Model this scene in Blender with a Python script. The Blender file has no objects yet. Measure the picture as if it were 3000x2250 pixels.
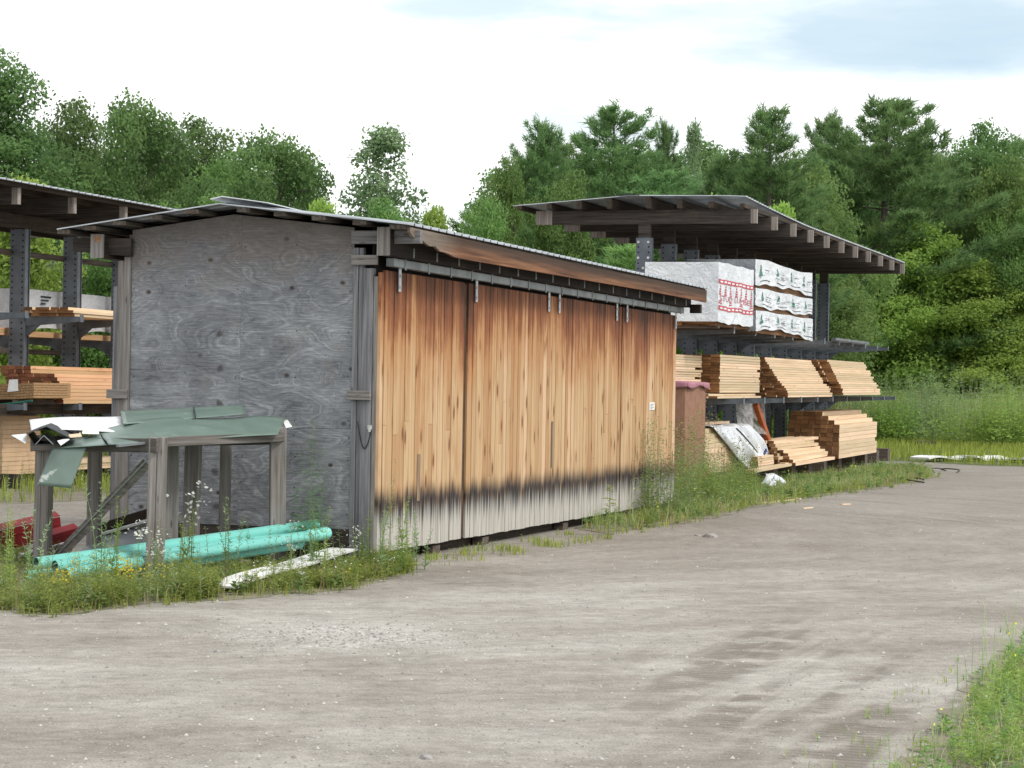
import bpy, math, random
import numpy as np
from mathutils import Vector, Matrix, Euler

R = math.radians
random.seed(7)
rng = np.random.default_rng(11)
scene = bpy.context.scene
col = scene.collection

# ------------------------------------------------------------------ camera
EYE, PITCH, ROLL, FPX = 1.72, R(0.186), R(0.963), 6500.0
cam_d = bpy.data.cameras.new('camera')
cam_d.sensor_width = 36.0
cam_d.lens = FPX / 3000 * 36
cam_d.clip_start = 0.1
cam_d.clip_end = 3000
cam = bpy.data.objects.new('camera', cam_d)
col.objects.link(cam)
CM = Matrix.Translation((0, 0, EYE)) @ Euler((math.pi / 2 + PITCH, 0, 0)).to_matrix().to_4x4() @ Matrix.Rotation(ROLL, 4, 'Z')
cam.matrix_world = CM
scene.camera = cam


def ray(px, py):
    return (CM.to_3x3() @ Vector(((px - 1500) / FPX, -(py - 1125) / FPX, -1))).normalized()


def gp(px, py, z=0.0):
    """the spot on the level ground (or at height z) that a pixel of the photograph shows"""
    d = ray(px, py)
    t = (z - EYE) / d.z
    return Vector((d.x * t, d.y * t, z))


def at(px, py, Y):
    """the point Y metres ahead that a pixel of the photograph shows"""
    d = ray(px, py)
    t = Y / d.y
    return Vector((d.x * t, Y, EYE + d.z * t))


# ------------------------------------------------------------------ node helpers
class G:
    def __init__(self, name, rough=0.8):
        self.m = bpy.data.materials.new(name)
        self.m.use_nodes = True
        self.t = self.m.node_tree
        self.bsdf = self.t.nodes['Principled BSDF']
        self.bsdf.inputs['Roughness'].default_value = rough
        self.bsdf.inputs['Specular IOR Level'].default_value = 0.3
        self.tc = self.t.nodes.new('ShaderNodeTexCoord')
        self.obj = self.tc.outputs['Object']

    def put(self, sock, v):
        if isinstance(v, bpy.types.NodeSocket):
            self.t.links.new(v, sock)
        elif isinstance(v, (tuple, list)) and len(v) == 3 and sock.type == 'RGBA':
            sock.default_value = (*v, 1)
        else:
            sock.default_value = v

    def geo(self):
        return self.t.nodes.new('ShaderNodeNewGeometry').outputs['Position']

    def attr(self, name='tint'):
        n = self.t.nodes.new('ShaderNodeAttribute')
        n.attribute_name = name
        return n.outputs['Fac']

    def rnd(self):
        return self.t.nodes.new('ShaderNodeObjectInfo').outputs['Random']

    def map(self, v, scale=(1, 1, 1), loc=(0, 0, 0), rot=(0, 0, 0)):
        n = self.t.nodes.new('ShaderNodeMapping')
        self.put(n.inputs['Vector'], v)
        n.inputs['Scale'].default_value = scale
        n.inputs['Rotation'].default_value = rot
        self.put(n.inputs['Location'], loc)
        return n.outputs[0]

    def noise(self, v, scale=5, detail=3, rough=0.55, dist=0.0, out='Fac'):
        n = self.t.nodes.new('ShaderNodeTexNoise')
        self.put(n.inputs['Vector'], v)
        n.inputs['Scale'].default_value = scale
        n.inputs['Detail'].default_value = detail
        n.inputs['Roughness'].default_value = rough
        n.inputs['Distortion'].default_value = dist
        return n.outputs[out]

    def vor(self, v, scale=5, out='Distance', feature='F1', rand=1.0, dims='3D'):
        n = self.t.nodes.new('ShaderNodeTexVoronoi')
        n.voronoi_dimensions = dims
        n.feature = feature
        self.put(n.inputs['Vector'], v)
        n.inputs['Scale'].default_value = scale
        n.inputs['Randomness'].default_value = rand
        return n.outputs[out]

    def ramp(self, f, stops, interp='LINEAR'):
        n = self.t.nodes.new('ShaderNodeValToRGB')
        cr = n.color_ramp
        cr.interpolation = interp
        while len(cr.elements) < len(stops):
            cr.elements.new(0.5)
        for e, (p, c) in zip(cr.elements, stops):
            e.position = p
            e.color = (*c, 1) if isinstance(c, (tuple, list)) else (c, c, c, 1)
        self.put(n.inputs[0], f)
        return n.outputs[0]

    def mix(self, f, a, b, mode='MIX'):
        n = self.t.nodes.new('ShaderNodeMix')
        n.data_type = 'RGBA'
        n.blend_type = mode
        n.clamp_factor = True
        self.put(n.inputs[0], f)
        self.put(n.inputs[6], a)
        self.put(n.inputs[7], b)
        return n.outputs[2]

    def math(self, op, a, b=0.0, c=None, clamp=False):
        n = self.t.nodes.new('ShaderNodeMath')
        n.operation = op
        n.use_clamp = clamp
        self.put(n.inputs[0], a)
        self.put(n.inputs[1], b)
        if c is not None:
            self.put(n.inputs[2], c)
        return n.outputs[0]

    def sstep(self, x, a, b):
        n = self.t.nodes.new('ShaderNodeMapRange')
        n.interpolation_type = 'SMOOTHSTEP'
        self.put(n.inputs[0], x)
        n.inputs[1].default_value = a
        n.inputs[2].default_value = b
        return n.outputs[0]

    def sep(self, v):
        n = self.t.nodes.new('ShaderNodeSeparateXYZ')
        self.put(n.inputs[0], v)
        return n.outputs

    def comb(self, x, y, z):
        n = self.t.nodes.new('ShaderNodeCombineXYZ')
        for i, q in enumerate((x, y, z)):
            self.put(n.inputs[i], q)
        return n.outputs[0]

    def bump(self, h, strength=0.3, dist=0.01):
        n = self.t.nodes.new('ShaderNodeBump')
        n.inputs['Strength'].default_value = strength
        n.inputs['Distance'].default_value = dist
        self.put(n.inputs['Height'], h)
        self.t.links.new(n.outputs[0], self.bsdf.inputs['Normal'])

    def color(self, c):
        self.put(self.bsdf.inputs['Base Color'], c)
        return self


def simple(name, c, rough=0.7, metal=0.0, var=0.15, scale=6, spec=0.3):
    g = G(name, rough)
    n = g.noise(g.obj, scale, 4)
    d = tuple(x * (1 - var) for x in c)
    l = tuple(min(1, x * (1 + var)) for x in c)
    g.color(g.ramp(n, [(0.3, d), (0.7, l)]))
    g.bsdf.inputs['Metallic'].default_value = metal
    g.bsdf.inputs['Specular IOR Level'].default_value = spec
    return g.m


LEAF = 1.05


def leafmat(name, dark, light, trans=0.42):
    dark, light = tuple(min(0.8, q * LEAF) for q in dark), tuple(min(0.8, q * LEAF) for q in light)
    g = G(name, 0.6)
    g.bsdf.inputs['Specular IOR Level'].default_value = 0.25
    t = g.attr()
    c = g.ramp(t, [(0.0, dark), (1.0, light)])
    hs = g.t.nodes.new('ShaderNodeHueSaturation')
    g.put(hs.inputs['Hue'], g.math('MULTIPLY_ADD', g.rnd(), 0.03, 0.487))
    g.put(hs.inputs['Value'], g.math('MULTIPLY_ADD', g.rnd(), 0.35, 0.82))
    g.put(hs.inputs['Color'], c)
    g.color(hs.outputs[0])
    tr = g.t.nodes.new('ShaderNodeBsdfTranslucent')
    g.put(tr.inputs['Color'], hs.outputs[0])
    mx = g.t.nodes.new('ShaderNodeMixShader')
    mx.inputs[0].default_value = trans
    g.t.links.new(g.bsdf.outputs[0], mx.inputs[1])
    g.t.links.new(tr.outputs[0], mx.inputs[2])
    g.t.links.new(mx.outputs[0], g.t.nodes['Material Output'].inputs['Surface'])
    return g.m


M = {}


def grey_wood(name, dark, light, along='z', brown=(0.16, 0.105, 0.065), brown_amt=0.25):
    """weathered softwood: fine streaks along the grain, cracks, a few knots"""
    g = G(name, 0.85)
    s = {'x': (1.2, 34, 34), 'y': (34, 1.2, 34), 'z': (34, 34, 1.2)}[along]
    off = g.math('MULTIPLY', g.rnd(), 40.0)
    v = g.map(g.obj, s, g.comb(off, off, off))
    n1 = g.noise(v, 1.0, 5, 0.65)
    n2 = g.noise(g.map(g.obj, (1, 1, 1), g.comb(off, 0.0, off)), 1.6, 3)
    c = g.ramp(n1, [(0.28, tuple(x * 0.45 for x in dark)), (0.42, dark), (0.72, light)])
    c = g.mix(g.math('MULTIPLY', g.sstep(n2, 0.5, 0.75), brown_amt), c, brown)
    kv = g.vor(g.map(g.obj, tuple(0.25 * q if q > 5 else 2.0 for q in s), g.comb(off, off, 0.0)), 1.0)
    c = g.mix(g.math('MULTIPLY', g.math('SUBTRACT', 1.0, g.sstep(kv, 0.03, 0.12)), 0.7), c, (0.05, 0.035, 0.025))
    g.color(c)
    g.bump(n1, 0.4, 0.006)
    return g.m


M['grey_z'] = grey_wood('weathered_wood_upright', (0.17, 0.155, 0.145), (0.33, 0.31, 0.29), 'z')
M['grey_x'] = grey_wood('weathered_wood_long', (0.17, 0.155, 0.145), (0.33, 0.31, 0.29), 'x')
M['grey_y'] = grey_wood('weathered_wood_cross', (0.17, 0.155, 0.145), (0.33, 0.31, 0.29), 'y')
M['rail_x'] = grey_wood('shaded_rail_wood', (0.09, 0.08, 0.072), (0.20, 0.185, 0.17), 'x')  # rails painted darker to stand for the shadow under the sheet metal
M['blue_z'] = grey_wood('silvered_wood_upright', (0.14, 0.14, 0.15), (0.28, 0.28, 0.295), 'z', brown_amt=0.12)
M['blue_y'] = grey_wood('silvered_wood_cross', (0.14, 0.138, 0.14), (0.27, 0.265, 0.27), 'y', brown_amt=0.15)
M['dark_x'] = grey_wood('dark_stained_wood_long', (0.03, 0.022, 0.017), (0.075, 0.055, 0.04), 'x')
M['dark_z'] = grey_wood('water_stained_board', (0.19, 0.135, 0.09), (0.36, 0.27, 0.185), 'z')
M['black_x'] = grey_wood('near_black_wood_long', (0.012, 0.009, 0.008), (0.035, 0.026, 0.02), 'x')  # near-black wood tone for the door side header beam
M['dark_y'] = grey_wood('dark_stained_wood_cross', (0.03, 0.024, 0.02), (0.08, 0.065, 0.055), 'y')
M['beam_y'] = grey_wood('shaded_beam_wood', (0.035, 0.029, 0.025), (0.095, 0.08, 0.07), 'y')  # tone darkened in place of the shade under the rack roofs
M['beam_cut'] = grey_wood('sawn_beam_end', (0.22, 0.19, 0.17), (0.40, 0.36, 0.33), 'z', brown_amt=0.1)
M['purlin_x'] = grey_wood('purlin_wood', (0.045, 0.037, 0.03), (0.14, 0.12, 0.10), 'x')
M['block'] = grey_wood('ground_block_wood', (0.07, 0.055, 0.045), (0.19, 0.155, 0.125), 'y')


def fascia_mat():
    g = G('fascia_wood', 0.75)
    x, y, z = g.sep(g.obj)
    n = g.noise(g.map(g.obj, (0.7, 20, 24)), 1.0, 5, 0.6)
    big = g.noise(g.map(g.obj, (0.45, 1, 3)), 1.0, 2)
    c = g.ramp(n, [(0.28, (0.045, 0.018, 0.009)), (0.46, (0.15, 0.062, 0.027)), (0.75, (0.33, 0.165, 0.08))])
    c = g.mix(g.math('MULTIPLY', g.sstep(z, 3.10, 3.24), 0.85), c, (0.035, 0.022, 0.015))
    c = g.mix(g.math('MULTIPLY', g.sstep(big, 0.48, 0.66), 0.5), c, (0.045, 0.026, 0.016))
    c = g.mix(g.math('SUBTRACT', 1.0, g.sstep(x, 0.3, 1.3)), c, g.ramp(n, [(0.3, (0.10, 0.075, 0.055)), (0.7, (0.27, 0.22, 0.18))]))
    g.color(c)
    g.bump(n, 0.35, 0.006)
    return g.m


M['fascia'] = fascia_mat()


def door_mat():
    """vertical softwood boards: pale tan, rusty brown bleed under the eave, a black tide line and
    silvered white splash zone near the ground"""
    g = G('stained_door_boards', 0.72)
    x, y, z = g.sep(g.obj)
    t = g.attr()
    off = g.math('MULTIPLY', t, 37.0)
    pv = g.comb(g.math('ADD', x, off), 0.0, g.math('ADD', z, off))
    grain = g.noise(g.map(pv, (24, 1, 0.8)), 1.0, 5, 0.6)
    fine = g.noise(g.map(pv, (80, 1, 2.4)), 1.0, 3, 0.6)
    cloud = g.noise(g.map(pv, (6, 1, 1.1)), 1.0, 3, 0.6)
    c = g.ramp(grain, [(0.25, (0.36, 0.222, 0.108)), (0.5, (0.52, 0.35, 0.188)), (0.8, (0.63, 0.465, 0.285))])
    c = g.mix(g.math('MULTIPLY', g.sstep(t, 0.6, 0.95), 0.6), c, (0.37, 0.185, 0.075))
    c = g.mix(g.math('MULTIPLY', g.sstep(t, 0.30, 0.02), 0.55), c, (0.68, 0.48, 0.32))
    c = g.mix(g.math('MULTIPLY', g.sstep(fine, 0.55, 0.72), 0.3), c, (0.40, 0.21, 0.10))
    c = g.mix(g.math('MULTIPLY', g.sstep(cloud, 0.55, 0.70), 0.65), c, (0.38, 0.185, 0.075))
    # knots drawn out along the board, each with a darker halo
    wob = g.math('MULTIPLY_ADD', cloud, 0.05, g.sep(pv)[0])
    kv = g.map(g.comb(wob, g.sep(pv)[2], 0.0), (5.0, 1.7, 1))
    kd = g.vor(kv, 1.0, dims='2D')
    gate = g.sstep(g.vor(kv, 1.0, 'Color', dims='2D'), 0.40, 0.50)
    halo = g.math('MULTIPLY', g.math('SUBTRACT', 1.0, g.sstep(kd, 0.06, 0.34)), gate)
    core = g.math('MULTIPLY', g.math('SUBTRACT', 1.0, g.sstep(kd, 0.075, 0.15)), gate)
    c = g.mix(g.math('MULTIPLY', halo, 0.6), c, (0.33, 0.15, 0.055))
    c = g.mix(g.math('MULTIPLY', core, 0.85), c, (0.15, 0.055, 0.02))
    # brown bleed at the top: orange, then rust, then almost black
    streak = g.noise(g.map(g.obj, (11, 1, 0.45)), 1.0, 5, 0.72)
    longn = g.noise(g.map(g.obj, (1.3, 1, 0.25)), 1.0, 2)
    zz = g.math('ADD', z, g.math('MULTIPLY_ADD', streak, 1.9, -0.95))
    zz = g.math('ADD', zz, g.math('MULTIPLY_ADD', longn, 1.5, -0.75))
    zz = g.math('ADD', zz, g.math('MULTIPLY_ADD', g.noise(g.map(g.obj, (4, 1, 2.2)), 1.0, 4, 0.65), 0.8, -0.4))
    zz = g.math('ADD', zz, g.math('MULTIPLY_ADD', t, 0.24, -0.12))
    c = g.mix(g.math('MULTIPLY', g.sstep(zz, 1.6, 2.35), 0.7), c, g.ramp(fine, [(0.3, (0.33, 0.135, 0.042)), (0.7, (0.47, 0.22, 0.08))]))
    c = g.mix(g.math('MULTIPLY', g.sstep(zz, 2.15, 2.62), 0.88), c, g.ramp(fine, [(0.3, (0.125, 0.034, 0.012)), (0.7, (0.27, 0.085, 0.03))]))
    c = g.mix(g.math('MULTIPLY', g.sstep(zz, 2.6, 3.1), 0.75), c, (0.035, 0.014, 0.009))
    # splash zone
    edge = g.noise(g.map(g.obj, (5, 1, 0.6)), 1.0, 4, 0.7)
    zb = g.math('ADD', z, g.math('MULTIPLY_ADD', edge, 0.30, -0.15))
    white = g.ramp(g.noise(g.map(pv, (40, 1, 1.2)), 1.0, 4, 0.7), [(0.3, (0.33, 0.31, 0.275)), (0.65, (0.54, 0.515, 0.46))])
    c = g.mix(g.sstep(zb, 0.58, 0.48), c, white)
    sf = g.noise(g.map(g.obj, (15, 1, 0.25)), 1.0, 4, 0.75)
    drip = g.math('ADD', z, g.math('MULTIPLY_ADD', sf, 0.95, -0.60))
    blk = g.math('MULTIPLY', g.sstep(drip, 0.16, 0.46), g.sstep(zb, 0.80, 0.57))
    c = g.mix(g.math('MULTIPLY', blk, 0.98), c, (0.017, 0.016, 0.019))
    c = g.mix(g.math('MULTIPLY', g.math('MULTIPLY', g.sstep(zb, 1.1, 0.6), g.sstep(streak, 0.5, 0.62)), 0.3), c, (0.12, 0.085, 0.06))
    g.color(c)
    g.bump(g.math('ADD', grain, fine), 0.25, 0.003)
    return g.m


M['door'] = door_mat()


def plywood_mat():
    g = G('silvered_plywood', 0.85)
    x, y, z = g.sep(g.obj)
    off = g.math('MULTIPLY', g.rnd(), 23.0)
    pv = g.comb(0.0, g.math('ADD', y, off), g.math('ADD', z, off))
    warp = g.noise(g.map(pv, (1, 0.55, 1.25)), 1.0, 2, 0.5)
    kp = g.map(g.comb(g.sep(pv)[1], g.sep(pv)[2], 0.0), (1.7, 2.4, 1))
    kd = g.vor(kp, 1.0, dims='2D')
    field = g.math('ADD', warp, g.math('MULTIPLY', g.noise(g.map(pv, (1, 2.2, 7.0)), 1.0, 2), 0.07))
    field = g.math('ADD', field, g.math('MULTIPLY', g.math('POWER', g.math('SUBTRACT', 1.0, g.sstep(kd, 0.0, 0.34)), 2.0), 0.16))
    lines = g.noise(g.comb(g.math('MULTIPLY', field, 75.0), g.math('MULTIPLY', y, 0.5), 0.0), 1.0, 3, 0.7)
    thin = g.noise(g.comb(g.math('MULTIPLY', field, 210.0), g.math('MULTIPLY', y, 1.4), 4.0), 1.0, 3, 0.7)
    fine = g.noise(g.map(pv, (1, 4, 80)), 1.0, 3, 0.65)
    blot = g.noise(g.map(pv, (1, 1.1, 1.6)), 1.6, 5, 0.6)
    f = g.math('MULTIPLY_ADD', lines, 0.95, 0.03)
    f = g.math('ADD', f, g.math('MULTIPLY_ADD', thin, 0.45, -0.225))
    f = g.math('ADD', f, g.math('MULTIPLY_ADD', fine, 0.85, -0.42))
    f = g.math('ADD', f, g.math('MULTIPLY_ADD', g.noise(g.map(pv, (1, 14, 38)), 1.0, 4, 0.7), 0.5, -0.25))
    f = g.math('ADD', f, g.math('MULTIPLY_ADD', blot, 0.9, -0.45), clamp=True)
    c = g.ramp(f, [(0.06, (0.060, 0.063, 0.069)), (0.33, (0.148, 0.154, 0.167)), (0.56, (0.225, 0.234, 0.25)), (0.85, (0.39, 0.40, 0.415))])
    gate = g.sstep(g.vor(kp, 1.0, 'Color', dims='2D'), 0.45, 0.55)
    c = g.mix(g.math('MULTIPLY', g.math('SUBTRACT', 1.0, g.sstep(kd, 0.02, 0.07)), gate), c, (0.055, 0.045, 0.04))
    # the column of knots beside the middle joint
    kx = g.math('MULTIPLY', g.math('SUBTRACT', y, g.math('MULTIPLY_ADD', g.noise(g.map(g.obj, (1, 0, 4)), 1.0, 1), 0.16, 1.62)), 1.0)
    kz = g.math('MULTIPLY', g.math('SUBTRACT', g.math('FRACT', g.math('MULTIPLY', z, 2.9)), 0.5), 0.345)
    kr = g.math('SQRT', g.math('ADD', g.math('MULTIPLY', g.math('MULTIPLY', kx, kx), 0.7), g.math('MULTIPLY', kz, kz)))
    kon = g.math('MULTIPLY', g.sstep(z, 2.6, 2.4), g.sstep(g.math('ADD', kr, g.math('MULTIPLY_ADD', g.noise(g.map(g.obj, (1, 9, 9)), 2.0, 3), 0.06, -0.03)), 0.045, 0.012))
    c = g.mix(g.math('MULTIPLY', kon, 0.75), c, (0.06, 0.05, 0.047))
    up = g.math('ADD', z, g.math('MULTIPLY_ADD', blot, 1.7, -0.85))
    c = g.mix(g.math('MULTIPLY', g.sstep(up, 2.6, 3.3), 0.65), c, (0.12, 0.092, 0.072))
    c = g.mix(g.math('MULTIPLY', g.sstep(g.noise(g.map(pv, (1, 1.3, 0.8)), 2.2, 4, 0.65), 0.55, 0.72), 0.3), c, (0.20, 0.165, 0.13))
    g.color(c)
    g.bump(f, 0.3, 0.004)
    return g.m


M['ply'] = plywood_mat()


def lumber_mat(name, base, light):
    g = G(name, 0.6)
    r = g.rnd()
    off = g.math('MULTIPLY', r, 50.0)
    n = g.noise(g.map(g.obj, (0.8, 22, 22), g.comb(off, off, off)), 1.0, 4, 0.6)
    c = g.ramp(n, [(0.25, base), (0.7, light)])
    kd = g.vor(g.map(g.obj, (1.6, 5, 5), g.comb(off, off, off)), 1.0)
    c = g.mix(g.math('MULTIPLY', g.math('SUBTRACT', 1.0, g.sstep(kd, 0.06, 0.13)), 0.55), c, (0.28, 0.13, 0.055))
    hs = g.t.nodes.new('ShaderNodeHueSaturation')
    g.put(hs.inputs['Value'], g.math('MULTIPLY_ADD', r, 0.36, 0.76))
    g.put(hs.inputs['Hue'], g.math('MULTIPLY_ADD', r, -0.02, 0.508))
    g.put(hs.inputs['Color'], c)
    g.color(hs.outputs[0])
    return g.m


M['lumber'] = lumber_mat('fresh_lumber', (0.62, 0.445, 0.265), (0.79, 0.62, 0.42))
M['cedar'] = lumber_mat('orange_lumber', (0.57, 0.335, 0.17), (0.74, 0.49, 0.28))


def endgrain_mat(name, a, b):
    g = G(name, 0.8)
    r = g.rnd()
    n = g.noise(g.obj, 40, 3)
    c = g.mix(r, g.ramp(n, [(0.3, a), (0.7, b)]), tuple(x * 0.6 for x in a))
    g.color(c)
    return g.m


M['end'] = endgrain_mat('board_end_grain', (0.20, 0.095, 0.04), (0.36, 0.185, 0.08))
M['cedar_end'] = endgrain_mat('red_end_grain', (0.20, 0.08, 0.045), (0.34, 0.145, 0.08))


def steel_mat():
    """blue-grey painted rack steel with two rows of punched holes on the faces"""
    g = G('rack_steel', 0.5)
    x, y, z = g.sep(g.obj)
    n = g.noise(g.obj, 4, 4)
    c = g.ramp(n, [(0.3, (0.085, 0.098, 0.115)), (0.7, (0.145, 0.165, 0.188))])
    zc = g.math('SUBTRACT', g.math('FRACT', g.math('MULTIPLY', z, 10.0)), 0.5)
    yc = g.math('MULTIPLY', g.math('SUBTRACT', g.math('ABSOLUTE', y), 0.098), 10.0)
    d = g.math('SQRT', g.math('ADD', g.math('MULTIPLY', zc, zc), g.math('MULTIPLY', yc, yc)))
    hole = g.sstep(d, 0.20, 0.15)
    rust = g.noise(g.map(g.obj, (6, 6, 1.5)), 1.0, 4)
    c = g.mix(g.math('MULTIPLY', g.sstep(rust, 0.6, 0.75), 0.45), c, (0.12, 0.07, 0.045))
    c = g.mix(hole, c, (0.006, 0.006, 0.007))
    g.color(c)
    return g.m


M['steel'] = steel_mat()
M['arm'] = simple('rack_arm_steel', (0.115, 0.132, 0.152), 0.5, 0, 0.35, 5)
M['galv'] = simple('galvanised_roof_sheet', (0.46, 0.49, 0.52), 0.4, 0.5, 0.2, 2.5, 0.5)
M['track'] = simple('galvanised_track', (0.25, 0.275, 0.28), 0.5, 0.3, 0.3, 4)
M['hanger'] = simple('zinc_hanger', (0.42, 0.44, 0.46), 0.4, 0.4, 0.25, 20)
M['ridge'] = simple('ridge_metal', (0.72, 0.74, 0.76), 0.35, 0.2, 0.1, 3, 0.5)
M['black_metal'] = simple('black_metal', (0.02, 0.02, 0.022), 0.5)
M['dark'] = simple('gap_shade_dark', (0.022, 0.018, 0.015), 0.9)
M['bolt'] = simple('bright_bolt', (0.55, 0.55, 0.52), 0.35, 0.4, 0.2, 30)
M['pipe'] = simple('aqua_plastic_pipe', (0.24, 0.68, 0.60), 0.38, 0, 0.10, 3, 0.45)
M['pipe_in'] = simple('pipe_inside', (0.03, 0.13, 0.115), 0.6)
M['hole'] = simple('pipe_hole', (0.008, 0.03, 0.03), 0.8)
M['white_paint'] = simple('white_painted', (0.74, 0.75, 0.75), 0.45, 0, 0.07, 3)
M['white_board'] = simple('dirty_white_board', (0.66, 0.66, 0.63), 0.6, 0, 0.22, 5)
M['paper'] = simple('paper', (0.82, 0.82, 0.80), 0.7, 0, 0.04)
M['grey_sheet'] = simple('grey_flashing', (0.20, 0.215, 0.225), 0.45, 0.2, 0.2, 3)
M['dark_sheet'] = simple('dark_flashing', (0.03, 0.034, 0.035), 0.55, 0, 0.4, 6)
M['red'] = simple('red_painted_steel', (0.21, 0.017, 0.021), 0.4, 0, 0.22, 4, 0.45)
M['orange'] = simple('orange_plastic', (0.38, 0.10, 0.03), 0.55, 0, 0.2)
M['pink'] = simple('mauve_tarp', (0.36, 0.16, 0.20), 0.6, 0, 0.2)
M['wire'] = simple('black_wire', (0.012, 0.012, 0.014), 0.5)
M['stone'] = simple('stone', (0.27, 0.255, 0.24), 0.9, 0, 0.35, 12)
M['strap'] = simple('green_strap', (0.03, 0.13, 0.10), 0.5)
M['print_red'] = simple('red_print', (0.46, 0.06, 0.085), 0.5, 0, 0.25, 14)
M['print_green'] = simple('green_print', (0.03, 0.17, 0.115), 0.5, 0, 0.3, 14)
M['print_black'] = simple('black_print', (0.035, 0.045, 0.05), 0.5, 0, 0.3)
M['print_white'] = simple('white_print', (0.8, 0.8, 0.8), 0.5, 0, 0.05)
M['tagp'] = simple('white_tag', (0.8, 0.8, 0.8), 0.6, 0, 0.1)
M['tan_panel'] = simple('tan_panel', (0.62, 0.43, 0.27), 0.7, 0, 0.12, 3)


def green_sheet():
    g = G('green_painted_sheet', 0.36)
    n = g.noise(g.obj, 3, 4)
    c = g.ramp(n, [(0.3, (0.105, 0.155, 0.13)), (0.7, (0.15, 0.21, 0.18))])
    s = g.noise(g.map(g.obj, (2.2, 14, 9)), 1.0, 5, 0.75)
    big = g.noise(g.obj, 1.3, 2)
    f = g.math('MULTIPLY', g.sstep(s, 0.6, 0.69), g.sstep(big, 0.42, 0.62))
    c = g.mix(g.math('MULTIPLY', f, 0.9), c, (0.55, 0.60, 0.56))
    g.color(c)
    g.bsdf.inputs['Specular IOR Level'].default_value = 0.6
    return g.m


M['green'] = green_sheet()


def film_mat(name, a, b):
    g = G(name, 0.35)
    n = g.noise(g.obj, 2.0, 4, 0.6, 0.8)
    g.color(g.ramp(n, [(0.3, a), (0.6, b)]))
    g.bump(g.math('ADD', g.noise(g.obj, 7, 4, 0.6, 1.4), g.noise(g.obj, 2.2, 2, 0.5, 2.0)), 0.55, 0.05)
    g.bsdf.inputs['Specular IOR Level'].default_value = 0.5
    return g.m


M['wrap'] = film_mat('white_wrap', (0.52, 0.55, 0.59), (0.70, 0.73, 0.76))
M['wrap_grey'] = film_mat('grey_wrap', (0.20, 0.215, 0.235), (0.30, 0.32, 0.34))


def clear_mat():
    g = G('clear_plastic_film', 0.25)
    g.color((0.55, 0.53, 0.52))
    g.bump(g.noise(g.obj, 8, 3, 0.6, 1.5), 0.6, 0.03)
    tr = g.t.nodes.new('ShaderNodeBsdfTransparent')
    mx = g.t.nodes.new('ShaderNodeMixShader')
    n = g.noise(g.obj, 5, 3, 0.6, 1.5)
    g.put(mx.inputs[0], g.math('MULTIPLY_ADD', g.sstep(n, 0.3, 0.7), 0.30, 0.22))
    g.t.links.new(tr.outputs[0], mx.inputs[1])
    g.t.links.new(g.bsdf.outputs[0], mx.inputs[2])
    g.t.links.new(mx.outputs[0], g.t.nodes['Material Output'].inputs['Surface'])
    return g.m


M['clear'] = clear_mat()


def rusty_box():
    g = G('rust_brown_panel', 0.8)
    n = g.noise(g.obj, 5, 5, 0.65)
    f = g.noise(g.obj, 60, 2)
    c = g.ramp(n, [(0.3, (0.22, 0.11, 0.068)), (0.7, (0.33, 0.18, 0.12))])
    c = g.mix(g.math('MULTIPLY', g.sstep(f, 0.58, 0.7), 0.4), c, (0.36, 0.22, 0.15))
    x, y, z = g.sep(g.obj)
    c = g.mix(g.math('MULTIPLY', g.sstep(z, 0.9, 0.2), 0.35), c, (0.30, 0.20, 0.15))
    return g.color(c).m


M['rust_box'] = rusty_box()


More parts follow.
